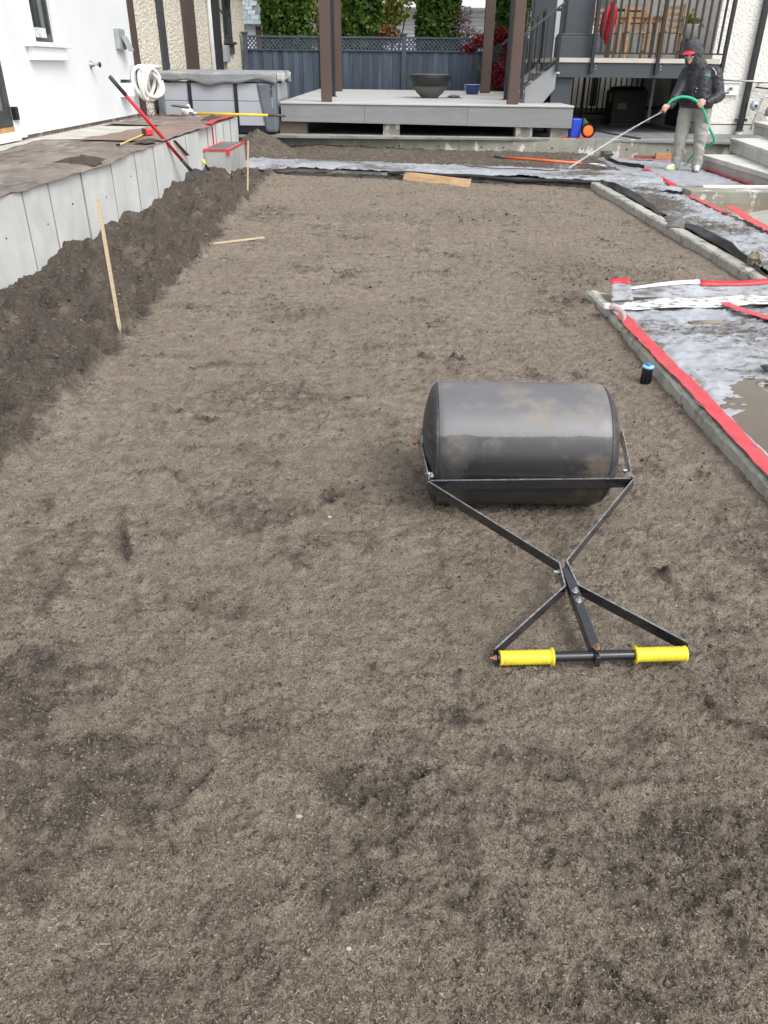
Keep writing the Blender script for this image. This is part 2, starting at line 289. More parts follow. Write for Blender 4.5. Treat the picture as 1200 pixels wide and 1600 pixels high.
def soil_height(x, y):
    L, bank = soil_loose(x, y); hs_, Ls_ = scuffs(x, y); L = np.maximum(L, Ls_)
    # bank of loose soil against the concrete wall
    t = np.clip((-1.66 - x) / .86, 0, 1)
    hw = np.interp(y, [2, 4, 5.3, 7, 8.7, 9.6, 10.3, 11.4, 12, 13], [.2, .25, .24, .19, .19, .29, .27, .20, .15, .10])
    h = hw * (t ** .75) * sst(0, .25, t) * (.86 + .4 * fbm(x * 1.3, y * 1.5, 2, 51))
    h = h + .012 * fbm(x * .9, y * .9, 3, 61) + hs_
    # compacted surface: thin flakes and drag lines left by the roller
    n1 = fbm(x * 8 + .3 * gn(x * 20, y * 20, 5), y * 12, 5, 71, .58); n2 = fbm(x * 21, y * 26, 4, 73, .55)
    st = sst(-.02, .07, n1) + .6 * sst(.0, .10, n2)
    h = h + (1 - .6 * L) * (.0048 * st + .0062 * fbm(x * 42, y * 48, 4, 75, .7) + .0025 * fbm(x * 4, y * 17, 4, 79))
    L = np.clip(L + (1 - L) * (.38 * np.exp(-((n1 + .03) / .045) ** 2) + .18 * np.exp(-((n2 + .03) / .06) ** 2)) * sst(-.55, .35, fbm(x * 1.6, y * 2, 3, 77)), 0, 1)  # darkens the flake edges: their shade is put into the colour through L
    cw_x, cw_y = x + .05 * fbm(x * 6, y * 6, 2, 151), y + .04 * fbm(x * 6, y * 6, 2, 153)
    crk = np.exp(-(fbm(cw_x * 3.6, cw_y * 7.5, 4, 155, .55) / .030) ** 2) * sst(.02, .42, fbm(x * 2.4, y * 3.1, 3, 157)) * (1 - bank)
    crk = np.maximum(crk, .8 * np.exp(-(fbm(cw_x * 9 + 5, cw_y * 15, 3, 159, .5) / .045) ** 2) * sst(.12, .5, fbm(x * 3.4 + 9, y * 4.1, 3, 161)) * (1 - bank))
    h = h - .0055 * crk; L = np.clip(L + .75 * crk * (1 - L), 0, 1)  # grooves are cut and also darkened with painted shade
    # loose soil: clods and crumbs
    cl = np.abs(fbm(x * 6.5, y * 7.5, 5, 81, .58)); cr = fbm(x * 30, y * 30, 4, 91, .62)
    h = h + L * (.012 + .030 * cl * (1 - .5 * bank) + .0115 * cr * (1 - .45 * bank)) + bank * (1 - .65 * sst(.55, 1., t)) * (.095 * gn(x * 2.8, y * 2.6, 95) + .075 * fbm(x * 5.5, y * 6.5, 3, 96)) + .035 * np.exp(-((t - .07) / .07) ** 2) * bank
    # torn edges: a sharp lip where the loose patches break out of the crust
    h = h + .010 * np.exp(-((L - .42) / .15) ** 2) * (fbm(x * 8, y * 8, 3, 99) + .3)
    # press-down round the drum and the strip along the kerbs
    for lx, ph in ((-1.02, 0.), (-.42, 3.), (.21, 7.), (.80, 11.)):   # faint edges left by the passes of the roller
        q_ = x - lx - .03 * gn(y * .5 + ph, y * 0 + ph, 55); brk = np.clip(.4 + fbm(y * 1.3 + ph, x * 2, 2, 57), 0, 1)
        h = h + .0045 * brk * np.exp(-(q_ / .016) ** 2) - .003 * brk * np.exp(-((q_ - .03) / .02) ** 2); L = np.clip(L + .28 * brk * np.exp(-((q_ + .012) / .02) ** 2) * (1 - bank), 0, 1)
    h = h + .03 * sst(1.15, 1.45, x) * sst(3.2, 5.2, y) * sst(5.6, 5.2, y)
    h = h - .006 * np.exp(-(((x - .51) / .5) ** 2 + ((y - 2.64) / .18) ** 2))
    return h, L
def build_soil():
    rows = [.25]
    while rows[-1] < 13.4: rows.append(rows[-1] + .0032 * (rows[-1] + .85))
    ys = np.array(rows); nc = 640
    u = np.linspace(0, 1, nc)
    xl = np.maximum(-(1.25 + .78 * ys), -2.52); xr = np.minimum(1.25 + .62 * ys, 3.9)
    Xg = xl[:, None] + (xr - xl)[:, None] * u[None, :]; Yg = np.repeat(ys[:, None], nc, 1)
    x, y = Xg.ravel(), Yg.ravel()
    h, L = soil_height(x, y)
    V = np.stack([x, y, h], 1)
    nr = len(ys); idx = np.arange(nr * nc).reshape(nr, nc)
    F = np.stack([idx[:-1, :-1], idx[:-1, 1:], idx[1:, 1:], idx[1:, :-1]], -1).reshape(-1, 4)
    return V, F, L
def soil_mat():
    M = bpy.data.materials.new('garden_soil'); M.use_nodes = True; n = M.node_tree.nodes; l = M.node_tree.links; p = n['Principled BSDF']
    p.inputs['Roughness'].default_value = .92; p.inputs['Specular IOR Level'].default_value = .25
    tc = n.new('ShaderNodeTexCoord'); at = n.new('ShaderNodeAttribute'); at.attribute_name = 'loose'
    def noise(sc, det=4, ro_=.6):
        q = n.new('ShaderNodeTexNoise'); q.inputs['Scale'].default_value = sc; q.inputs['Detail'].default_value = det; q.inputs['Roughness'].default_value = ro_; l.new(tc.outputs['Object'], q.inputs['Vector']); return q.outputs['Fac']
    def mr(v, a, b, c=0, d=1):
        q = n.new('ShaderNodeMapRange'); q.inputs['From Min'].default_value = a; q.inputs['From Max'].default_value = b; q.inputs['To Min'].default_value = c; q.inputs['To Max'].default_value = d; l.new(v, q.inputs['Value']); return q.outputs[0]
    def mix(f, a, b):
        q = n.new('ShaderNodeMix'); q.data_type = 'RGBA'
        for s, v in (('Factor', f), ('A', a), ('B', b)):
            if isinstance(v, tuple): q.inputs[s].default_value = (*v, 1)
            else: l.new(v, q.inputs[s])
        return q.outputs['Result']
    def add(a, b, op='ADD'):
        q = n.new('ShaderNodeMath'); q.operation = op
        for i, v in enumerate((a, b)):
            if isinstance(v, (int, float)): q.inputs[i].default_value = v
            else: l.new(v, q.inputs[i])
        return q.outputs[0]
    c = mix(mr(noise(1.1, 5), .35, .65), (.300, .250, .196), (.378, .321, .256))
    c = mix(mr(noise(14, 5), .38, .66), c, (.225, .184, .142))
    c = mix(mr(noise(190, 5, .8), .49, .63), c, (.075, .062, .050))
    c = mix(mr(noise(420, 2), .62, .72), c, (.46, .40, .32))
    lf = add(at.outputs['Fac'], add(mr(noise(24, 5, .7), .3, .7, -.32, .32), 0))  # loose also carries the shade painted along flake edges, cracks and scuffs
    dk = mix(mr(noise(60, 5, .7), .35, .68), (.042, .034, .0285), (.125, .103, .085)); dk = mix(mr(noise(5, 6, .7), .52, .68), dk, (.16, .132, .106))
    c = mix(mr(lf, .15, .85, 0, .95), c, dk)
    l.new(c, p.inputs['Base Color'])
    vo = n.new('ShaderNodeTexVoronoi'); vo.inputs['Scale'].default_value = 150; l.new(tc.outputs['Object'], vo.inputs['Vector'])
    hsum = add(add(noise(260, 4, .7), add(vo.outputs['Distance'], .5, 'MULTIPLY')), add(noise(70, 5, .7), 1.2, 'MULTIPLY'))
    bp = n.new('ShaderNodeBump'); bp.inputs['Strength'].default_value = 1.; bp.inputs['Distance'].default_value = .009
    l.new(hsum, bp.inputs['Height']); l.new(bp.outputs[0], p.inputs['Normal'])
    return M
SOIL = soil_mat()
V, F, L = build_soil()
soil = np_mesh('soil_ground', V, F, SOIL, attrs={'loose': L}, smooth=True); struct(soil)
# coarse ground under and round everything
gm = MB().grid(2, 2, lambda a, b: (-120 + 240 * a, -120 + 300 * b, -.12)).build('ground', mat('distant_ground', (.12, .12, .075), .95, var=.3, vs=.8)); struct(gm)

def scatter(N, yr, dens_loose):
    y = yr[0] * (yr[1] / yr[0]) ** rng.random(N); hwid = np.minimum(.62 * y + .25, 2.5); x = (rng.random(N) * 2 - 1) * hwid
    ok = (x < np.where(y < 5.7, 1.42, 2.75)) & (x > -2.48)
    x, y = x[ok], y[ok]; L_, _ = soil_loose(x, y); keep = rng.random(len(x)) < (dens_loose[0] + (dens_loose[1] - dens_loose[0]) * L_)
    x, y = x[keep], y[keep]; h, L_ = soil_height(x, y); return x, y, h, L_
def slivers(name, N, yr, dens, ln, wd, mat_, lift=.0015, thin=False):
    x, y, h, L_ = scatter(N, yr, dens); k = len(x)
    a = rng.random(k) * np.pi * 2; le = ln[0] + (ln[1] - ln[0]) * rng.random(k) ** 2.2; wi = wd[0] + (wd[1] - wd[0]) * rng.random(k); ti = (rng.random(k) - .5) * .55
    c = np.stack([x, y, h + lift], 1); d = np.stack([np.cos(a) * np.cos(ti), np.sin(a) * np.cos(ti), np.sin(ti)], 1) * le[:, None] / 2
    s = np.stack([-np.sin(a), np.cos(a), (rng.random(k) - .5) * .8], 1) * wi[:, None] / 2
    up = np.array([0, 0, 1.]) * (wi * .7)[:, None]
    if thin:
        P = np.stack([c - d, c + d * .2 + s - up * .5, c + d, c + up * (.6 + .4 * rng.random((k, 1))) - s * .6], 1).reshape(-1, 3); b = (np.arange(k) * 4)[:, None]
        T = np.concatenate([b + np.array(t) for t in ((0, 1, 3), (1, 2, 3), (0, 3, 2))], 0); t = np.repeat(rng.random(k) * (1 - .55 * L_), 4)
        o = np_mesh(name, P, T, mat_, attrs={'tint': t}, k=3); o['kind'] = 'stuff'; return o
    P = np.stack([c - d - s * .6, c - d * .8 + s, c + d + s * .5, c + d * .9 - s, c - d * .3 + up, c + d * .4 + up], 1).reshape(-1, 3)
    b = (np.arange(k) * 6)[:, None]
    T = np.concatenate([b + np.array(t) for t in ((0, 3, 5), (0, 5, 4), (1, 4, 5), (1, 5, 2), (0, 4, 1), (3, 2, 5))], 0)
    t = np.repeat(rng.random(k) * (1 - .12 * L_), 6); o = np_mesh(name, P, T, mat_, attrs={'tint': t}, k=3); o['kind'] = 'stuff'; return o
def crumbs(name, N, yr, dens, sz, mat_):
    x, y, h, L_ = scatter(N, yr, dens); k = len(x)
    r = sz[0] + (sz[1] - sz[0]) * rng.random(k) ** 3; r = r * (.7 + .12 * y)
    base = np.array([(1, 0, 0), (0, 1, 0), (-1, 0, 0), (0, -1, 0), (0, 0, .8), (0, 0, -.6)], float)
    P = base[None] * r[:, None, None] * (.6 + .8 * rng.random((k, 6, 1)))
    a = rng.random(k) * 6.28; ca, sa = np.cos(a)[:, None], np.sin(a)[:, None]
    P = np.stack([P[..., 0] * ca - P[..., 1] * sa, P[..., 0] * sa + P[..., 1] * ca, P[..., 2]], -1) + np.stack([x, y, h + r * .15], 1)[:, None]
    b = (np.arange(k) * 6)[:, None]
    T = np.concatenate([b + np.array(t) for t in ((0, 1, 4), (1, 2, 4), (2, 3, 4), (3, 0, 4), (1, 0, 5), (2, 1, 5), (3, 2, 5), (0, 3, 5))], 0)
    t = np.repeat(rng.random(k), 6); o = np_mesh(name, P.reshape(-1, 3), T, mat_, attrs={'tint': t}, k=3); o['kind'] = 'stuff'; return o
CHIP = attr_mat('bark_chip', (.034, .028, .023), (.30, .25, .19), .85, mid=(.92, (.15, .125, .10)))
CRUMB = attr_mat('soil_crumb', (.048, .039, .033), (.185, .157, .128), .95)
FIB = attr_mat('soil_fibre', (.035, .028, .022), (.37, .31, .235), .95, mid=(.55, (.225, .184, .139)))
o = slivers('bark_mulch', 80000, (.55, 6), (.18, .9), (.003, .022), (.001, .0042), CHIP); o['label'] = 'dark bark slivers and twigs scattered through the soil'; o['category'] = 'mulch'
o = slivers('soil_fibres', 250000, (.55, 5.2), (.8, 1.), (.003, .012), (.001, .0030), FIB, .0012, True); o['label'] = 'fine grey brown fibres matted over the surface of the soil'; o['category'] = 'soil fibres'
o = slivers('wood_fibres', 420, (.55, 6), (.4, .6), (.012, .05), (.001, .0026), CHIP, .004); o['label'] = 'longer pale wood fibres lying on the crust of the soil'; o['category'] = 'wood fibres'
o = crumbs('soil_crumbs', 80000, (.55, 7), (.07, 1.), (.0016, .0085), CRUMB); o['label'] = 'small crumbs of loose dark soil'; o['category'] = 'soil crumbs'
bulk = crumbs('bank_clods', 9000, (3, 12.5), (0, .8), (.004, .013), CRUMB); bulk['label'] = 'bigger clods on the loose soil bank by the wall'; bulk['category'] = 'soil clods'
def hz(x, y):
    h, _ = soil_height(np.array([float(x)]), np.array([float(y)])); return float(h[0])
PEB = mat('pale_pebble', (.36, .33, .28), .8, var=.2, vs=40)
PEBD = mat('dark_pebble', (.10, .095, .09), .8, var=.2, vs=40)
for x, y, r, mm, lb in ((-.181, 1.136, .0085, PEB, 'biggest pale pebble lying in the soil in front of the roller handle'), (-.058, .844, .0055, PEB, 'small white pebble nearest the bottom edge of the photo'), (-.33, 1.08, .006, PEBD, 'small dark grey pebble left of the biggest pale pebble'), (.299, 4.853, .032, PEBD, 'flat dark clod lying alone beyond the drum of the roller'), (.455, .72, .005, PEB, 'small pale pebble at the bottom right of the soil'), (-.2, 2.44, .008, PEB, 'pale chip of stone left of the crossbar of the roller')):
    tag(MB().blob((x, y, hz(x, y) + r * .35), (r, r * .8, r * .6), 9, 6, .14).build('pebble', mm), lb, 'pebble', 'loose stones on the soil')
# ------------------------------------------------------------------ left retaining wall, patio, step
JOINT = mat('dark_joint', (.06, .06, .058), .9)
W = thing('retaining_wall', 'tall pale concrete wall holding up the paper covered patio on the left', 'wall', (-2.6, 6, 0))
ys = [-.6, .9, 2.3, 3.5, 4.55, 5.62, 6.08, 6.78, 7.55, 8.3, 9.0, 9.75, 10.5, 11.25, 11.9, 12.5, 13.1, 13.7, 14.4]
for i in range(len(ys) - 1):
    dx = random.uniform(-.004, .004); x1 = -2.5 + dx - (.02 if ys[i] >= 11.2 else 0)
    b = MB().bx(-2.72, x1, ys[i] + random.uniform(.002, .007), ys[i + 1] - random.uniform(.002, .007), -.1, .692 + random.uniform(-.003, .003)).build('concrete_panel', CONC, W, bevel=.004)
for yj in ys[1:-1]: MB().bx(-2.52, (-2.4935 if yj < 11.2 else -2.5135), yj - random.uniform(.003, .007), yj + random.uniform(.003, .007), -.1, .685).build('joint_seam', mat('seam_stain', (.25, .25, .24), .9), W)
for yj, zj in ((4.75, .38), (5.25, .45), (5.95, .42), (6.5, .48), (7.3, .42), (8.1, .5)): MB().cyl((-2.50, yj, zj), (-2.493, yj, zj), .007, 10).build('tie_hole', JOINT, W)
MB().bx(-2.70, -2.513, -.6, 11.2, -.1, .66).bx(-2.70, -2.535, 11.2, 14.38, -.1, .66).build('joint_backing', JOINT, W)
ends = MB().bx(-4.1, -2.723, 14.15, 14.39, -.1, .69).build('end_panel', CONC, W)
patio = struct(MB().bx(-4.4, -2.723, -2, 14.14, .3, .690).build('patio_slab', overlay(mat('patio_concrete', (.46, .45, .40), .85, var=.12, vs=3), (.24, .22, .18), 2.5, .5, .7, strength=.7)))
STp = thing('concrete_step', 'concrete step block with red taped edges against the patio wall', 'step', (-2.35, 12.2, 0))
MB().bx(-2.516, -2.17, 11.56, 12.85, -.1, .435).build('block', overlay(mat('step_block', (.34, .34, .325), .8, var=.1, vs=4, bump=.2, bs=80, bd=.004), (.15, .15, .14), 3.0, .58, .66, (2, 2, .4), strength=.85), STp, bevel=.008)
MB().bx(-2.49, -2.23, 11.66, 12.83, .4365, .4405).build('grey_mat', overlay(mat('grey_paper', (.13, .13, .13), .7, var=.2, vs=4, stretch=(1, 5, 1)), (.26, .255, .25), 5, .5, .7, (.6, 3, 1)), STp)
for nm, a in (('tape_front', (-2.53, -2.160, 11.548, 11.585, .425, .4445)), ('tape_side', (-2.192, -2.162, 11.585, 12.86, .425, .4455)), ('tape_inner', (-2.515, -2.48, 11.60, 12.86, .4365, .4430)), ('tape_drip', (-2.20, -2.157, 11.535, 11.55, .38, .425))):
    MB().bx(*a).build('red_tape_strip', RED, STp)
# paper sheets on the patio
PAP = overlay(overlay(overlay(mat('brown_paper', (.215, .172, .142), .7, var=.25, vs=2.5, stretch=(1, .5, 1), bump=.2, bs=30, bd=.006), (.11, .10, .095), 1.8, .46, .60, (1.2, .45, 1), strength=.85), (.34, .285, .235), 2.6, .55, .66, (2.2, .7, 1), seed=8, strength=.8), (.055, .047, .042), 5, .56, .66, (1.5, .8, 1), seed=14, strength=.8)
def paper(name, label, x0f, x1f, y0, y1, z, curl, nu=24, nv=90, m_=PAP):
    def fn(u, v):
        y = y0 + (y1 - y0) * v; x = x0f(y) + (x1f(y) - x0f(y)) * u
        zz = z + .007 * math.sin(y * 3.1 + x * 2) * math.sin(x * 5 + y) + .004 * math.sin(y * 11 + x * 3)
        ov = x + 2.50
        if ov > 0: zz -= .5 * ov * (1 - curl(y)) + ov * ov * 2
        return (x, y, zz)
    return tag(MB().grid(nu, nv, fn).build(name, m_, smooth=True, solid=.003), label, 'paper sheet', 'brown protection paper on the patio')
paper('paper_sheet', 'long stained brown paper sheet covering the near part of the patio', lambda y: -3.66 - .02 * y + .05 * math.sin(y * 1.7), lambda y: -2.478 + .006 * math.sin(y * 1.9) + .003 * math.sin(y * 5.3) + .003 * math.sin(y * 17) + (.012 if 5.5 < y < 8 else 0), -1.2, 9.55, .704, lambda y: .3)
paper('paper_sheet', 'flat brown paper board lying over the far end of the long paper sheet', lambda y: -3.42 + .1 * (y - 9), lambda y: -2.47 - .02 * math.sin(y * 2), 9.35, 12.2, .722, lambda y: .6, 16, 40, overlay(mat('brown_board_paper', (.235, .165, .135), .7, var=.15, vs=2, stretch=(1, .5, 1)), (.12, .095, .085), 2, .5, .7, strength=.7))
paper('paper_sheet', 'far brown paper sheet with pink tape below the hot tub', lambda y: -4.0, lambda y: -2.51 - .01 * math.sin(y * 3), 12.0, 14.3, .710, lambda y: .5, 16, 40)
def gs(t): return float(gn(np.array([t]), np.array([t * .31 + 2.2]), 3)[0])
def strip(name, label, pts, wd, m_, z=None, th_=.003, group='red tape on the site', cat='tape'):
    P = [Vector(p) for p in pts]; Q = []
    for i in range(len(P) - 1):
        for k in range(12): Q.append(P[i].lerp(P[i + 1], k / 12))
    Q.append(P[-1]); p0 = P[0].x * 7.7
    def fn(u, v):
        i = min(int(round(v * (len(Q) - 1))), len(Q) - 1); t = (Q[min(i + 1, len(Q) - 1)] - Q[max(i - 1, 0)]); s = t.cross(Vector((0, 0, 1))).normalized()
        w2 = wd * (1 + .10 * gs(i * .37 + p0) + .05 * gs(i * 1.7)); p = Q[i] + s * ((u - .5) * w2 + wd * .10 * gs(i * .3 + 9 + p0)); p.z += .003 * gs(i * .45 + p0) + .0025 * gs(i * 2.3 + p0) + .0015 * gs(i * 3.1 + u * 6); return p
    return tag(MB().grid(4, len(Q), fn).build(name, m_, smooth=False, solid=th_), label, cat, group)
strip('red_tape', 'crumpled red tape along the far top edge of the patio wall', [(-2.49, 11.9, .735), (-2.56, 12.7, .738), (-2.53, 13.4, .736), (-2.53, 14.3, .735)], .10, RED)
strip('red_tape', 'thin red tape line across the patio in front of the hot tub', [(-4.0, 14.25, .722), (-3.3, 14.22, .724), (-2.6, 14.28, .728)], .05, RED)
MB_ = MB().bx(-2.497 - .02, -2.495 - .02 + .006, 12.25, 12.29, .45, .72)
tag(MB_.build('red_tape', RED), 'red tape drip hanging down the patio wall above the step', 'tape', 'red tape on the site')
# loose soil on the paper
def heap(name, label, x, y, z, rx, ry, hh, m_=SOIL, cat='soil heap', n=34, fl=.05):
    def fn(u, v):
        a = u * 2 * math.pi; r = v; q = 1 + .25 * math.sin(a * 3 + x) + .15 * math.sin(a * 7 + y)
        px, py = x + rx * r * q * math.cos(a), y + ry * r * q * math.sin(a)
        zz = hh * (1 - r ** 1.4) * (1 + .25 * math.sin(px * 31) * math.sin(py * 27)) + .3 * hh * float(fbm(np.array([px * 9.]), np.array([py * 9.]), 3, 5)[0]) * (1 - r)
        return (px, py, z + zz - .004 * r)
    o = MB().grid(n, 9, fn).build(name, m_, smooth=True)
    at = o.data.attributes.new('loose', 'FLOAT', 'POINT')
    for d in at.data: d.value = .95
    return tag(o, label, cat)
heap('soil_heap', 'small dark heap of soil on the brown paper near the patio edge', -2.66, 7.3, .706, .19, .26, .05)
heap('soil_heap', 'flat scatter of soil on the paper beside the tape measure', -2.62, 9.25, .722, .1, .28, .02)
heap('soil_heap', 'dark soil heap on the far corner of the patio behind the red tape', -2.68, 13.2, .72, .13, .4, .06)
# ------------------------------------------------------------------ lawn roller
RO_ = thing('lawn_roller', 'black water filled lawn roller with yellow handle grips standing on the soil', 'lawn roller', (.51, 2.64, 0))
DR = overlay(overlay(mat('drum_plastic', (.022, .022, .024), .30, var=.2, vs=3, bump=.12, bs=260, bd=.002, spec=.6), (.17, .155, .135), 3.2, .50, .74, (1.6, 1, 1), rough=.6, strength=.45), (.22, .18, .13), 7, .54, .84, (1, 1, 1), seed=6, rough=.9, strength=.7)
DR = overlay(DR, (.135, .138, .146), 5, .66, .74, (1, 1, 1), seed=11, rough=.45, zfade=(.352, .335, .36), strength=.8)  # sky reflection painted into the colour: pale upper half with a crisp edge
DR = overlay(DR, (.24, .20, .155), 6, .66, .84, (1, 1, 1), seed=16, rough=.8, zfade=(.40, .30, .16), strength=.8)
Rr = .229
prof = [(.02, -.013), (.075, -.012), (.12, -.006), (.165, .004), (.195, .014), (.212, .024), (.222, .034), (.2275, .044), (Rr, .055), (Rr, .08), (Rr, .20), (Rr, .35), (Rr, .50), (Rr, .605), (.2285, .620), (.225, .636), (.217, .651), (.203, .664), (.18, .675), (.14, .686), (.075, .694), (.02, .697)]
prof[5:7] = [(.214, .022), (.2235, .034)]; i0, i1 = 6, next(i for i, p in enumerate(prof) if i > 12 and p[0] < .218)
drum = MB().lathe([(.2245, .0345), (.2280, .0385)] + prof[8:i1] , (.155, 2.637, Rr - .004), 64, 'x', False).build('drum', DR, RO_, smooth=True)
ECM = overlay(overlay(mat('end_cap_plastic', (.030, .030, .031), .5, var=.3, vs=9, bump=.5, bs=40, bd=.006), (.15, .14, .125), 9, .52, .70, (1, 1, 3), rough=.8, strength=.55), (.20, .19, .17), 30, .66, .74, (1, 3, 1), seed=4, strength=.6)
MB().lathe(prof[:6] + [(.2235, .0335)], (.155, 2.637, Rr - .004), 64, 'x').build('end_cap', ECM, RO_, smooth=True); MB().lathe(prof[i1 - 1:], (.155, 2.637, Rr - .004), 64, 'x').build('end_cap', ECM, RO_, smooth=True)
for xa in (.134, .856): MB().cyl((xa, 2.637, .228), (xa + .012, 2.637, .228), .05, 20).build('hub_plate', BLACKW, drum)
RUST = mat('rusty_bolt', (.30, .17, .09), .6, metal=.5, var=.3, vs=60)
def bolt(p, d, r=.0062, l=.010, m_=GALV, parent=RO_):
    p, d = Vector(p), Vector(d).normalized()
    b = MB().tube([p, p + d * .003], r * 1.5, 14).tube([p + d * .003, p + d * l], r, 6).tube([p + d * l, p + d * (l + .006)], r * .55, 10); return b.build('bolt', m_, parent)
zc = lambda y: .228 - (2.637 - y) * .198     # the frame slopes from the axle to the handle
WORN_LIT = mat('worn_lit_steel_edge', (.26, .27, .28), .4, metal=.5, var=.45, vs=70)  # pale strips on the bar tops: wear plus a painted sky highlight
def fbar(name, pts, h=.032, t=.006):
    b = MB(); e = MB()
    for p, q in zip(pts[:-1], pts[1:]):
        P, Q = Vector((p[0], p[1], zc(p[1]))), Vector((q[0], q[1], zc(q[1]))); d = (Q - P).normalized() * .001
        b.bar(P - d, Q + d, t, h); up_ = Vector((0, 0, h / 2 + .0006)); e.bar(P + up_, Q + up_, t * .8, .0016)
    o = b.build(name, BLACKW, RO_, bevel=.0012); e.build('worn_lit_edge', WORN_LIT, o); return o
fbar('side_plate', [(.128, 2.70), (.130, 2.637), (.157, 2.39)], .04); fbar('side_plate', [(.902, 2.70), (.900, 2.637), (.874, 2.415)], .04)
fbar('crossbar', [(.163, 2.386), (.868, 2.41)], .036)
fbar('pull_bar', [(.154, 2.384), (.548, 1.995), (.5495, 1.90), (.312, 1.66)]); fbar('pull_bar', [(.878, 2.408), (.572, 2.005), (.589, 1.905), (.858, 1.69)])
b = MB(); P, Q = Vector((.5665, 1.985, zc(1.985) - .004)), Vector((.590, 1.655, .052)); b.bar(P, Q, .030, .030); b.build('centre_tube', BLACKW, RO_, bevel=.003)
hb0, hb1 = Vector((.318, 1.640, .036)), Vector((.852, 1.668, .036))
MB().cyl(hb0, hb1, .0145, 18).build('handlebar', BLACKM, RO_, smooth=False)
YEL = overlay(mat('yellow_grip', (.70, .55, .025), .5, var=.08, vs=20), (.26, .19, .05), 22, .55, .75, strength=.6)
hd = (hb1 - hb0).normalized(); Lh = (hb1 - hb0).length
def grip(s0, s1, fl_in):
    n = 40; pts = []; rs = []
    for i in range(n + 1):
        t = i / n; pts.append(hb0 + hd * (s0 + (s1 - s0) * t)); r = .0205 + .0011 * math.sin(t * 15 * 2 * math.pi)
        e = t if fl_in == 0 else 1 - t
        if e < .03: r = .026
        elif e > .97: r = .022
        rs.append(r)
    return MB().tube(pts, rs, 20).build('grip', YEL, RO_, smooth=True)
grip(.006, .155, 1); grip(Lh - .150, Lh - .004, 0)
for p, d, mm in (((.126, 2.637, .228), (-1, 0, 0), RUST), ((.905, 2.637, .228), (1, 0, 0), RUST), ((.160, 2.45, .19), (-1, -.1, .1), GALV), ((.165, 2.405, .205), (0, -.4, 1), GALV), ((.868, 2.47, .20), (-1, 0, .3), GALV), ((.862, 2.425, .205), (0, -.4, 1), GALV), ((.545, 1.975, zc(1.97)), (-1, 0, .1), GALV), ((.5725, 1.87, .0985), (0, -.2, 1), GALV), ((.576, 1.832, .0915), (0, -.2, 1), GALV), ((.592, 1.655, .064), (0, -.25, 1), RUST), ((.315, 1.640, .036), (-1, 0, 0), RUST), ((.856, 1.668, .036), (1, 0, 0), BLACKM)):
    bolt(p, d, m_=mm)
MB().bar((.585, 1.643, .036), (.600, 1.6435, .036), .034, .036).build('clamp', BLACKW, RO_, bevel=.003)
# long bolt through the axle side
MB().cyl((.10, 2.637, .228), (.13, 2.637, .228), .006, 10).cyl((.108, 2.637, .228), (.118, 2.637, .228), .013, 6).build('axle_nut', RUST, RO_)
# ------------------------------------------------------------------ stakes, lath, plank, shovel
def stake(p, q, label, w_=.019, t=.012):
    p, q = Vector(p), Vector(q)
    b = MB().bar(p, q, w_, t, (0, 1, 0)); d = (p - q).normalized(); _, s, u = basis(d, (0, 1, 0))
    b.add([p - s * w_ / 2 - u * t / 2, p + s * w_ / 2 - u * t / 2, p + s * w_ / 2 + u * t / 2, p - s * w_ / 2 + u * t / 2, p + d * .05], [(0, 1, 4), (1, 2, 4), (2, 3, 4), (3, 0, 4)])
    return tag(b.build('wooden_stake', WOOD), label, 'stake', 'wooden survey stakes')
stake((-1.640, 4.66, .05), (-1.658, 4.70, .785), 'near wooden stake standing in the soil along the edge of the loose bank')
stake((-1.792, 10.57, .0), (-1.735, 10.57, .632), 'far wooden stake standing in front of the concrete step')
tag(MB().bar((-1.675, 7.37, hz(-1.67, 7.37) + .03), (-1.17, 7.64, hz(-1.17, 7.64) + .025), .03, .012).build('wooden_lath', WOOD), 'loose wooden lath lying flat on the soil', 'lath')
pk = MB().prism([(.225, 12.14, .012), (1.12, 11.50, .0), (1.15, 11.55, .095), (.24, 12.19, .115)], (.018, .024, .004))
tag(pk.build('timber_plank', overlay(mat('plank_wood', (.44, .28, .15), .7, var=.18, vs=5, stretch=(1, 1, 8)), (.52, .42, .32), 4, .55, .7, (1, 1, 6)), bevel=.002), 'short new timber plank leaning on the near side of the far kerb', 'plank')
def shovel():
    t = thing('shovel', 'long shovel with red fibreglass handle stuck in the soil bank', 'shovel', (-2.35, 9.95, .3))
    B, T = Vector((-2.35, 9.95, .366)), Vector((-2.78, 8.81, 1.33)); d = (T - B).normalized(); Lt = (T - B).length
    MB().tube([B + d * .17, B + d * (Lt - .25)], .019, 14).build('handle', mat('red_fibreglass', (.62, .03, .045), .35, var=.1, vs=10), t, smooth=True)
    MB().tube([B + d * (Lt - .255), B + d * Lt], .021, 14).build('hand_grip', mat('grey_rubber', (.06, .065, .07), .7), t, smooth=True)
    MB().tube([B - d * .02, B + d * .05, B + d * .19], [.024, .021, .021], 14).build('socket', mat('dark_socket', (.05, .052, .055), .5), t, smooth=True)
    tip = Vector((-2.10, 9.86, .185)); s0 = B - d * .02; ax = (tip - s0); sd_ = ax.cross(Vector((0, 0, 1))).normalized(); up = sd_.cross(ax).normalized()
    def fn(u, v):
        wd = .115 * min(1, .45 + v * 4) * (1 if v < .72 else math.sqrt(max(0, 1 - ((v - .72) / .29) ** 2)))
        q = (u - .5) * 2; return s0 + ax * v + sd_ * (q * wd) + up * (.022 * q * q + .012 * math.sin(v * 3))
    MB().grid(9, 12, fn).build('blade', mat('worn_blade_steel', (.05, .047, .045), .5, metal=.3, var=.3, vs=15), t, smooth=True, solid=.004)
    return t
shovel()
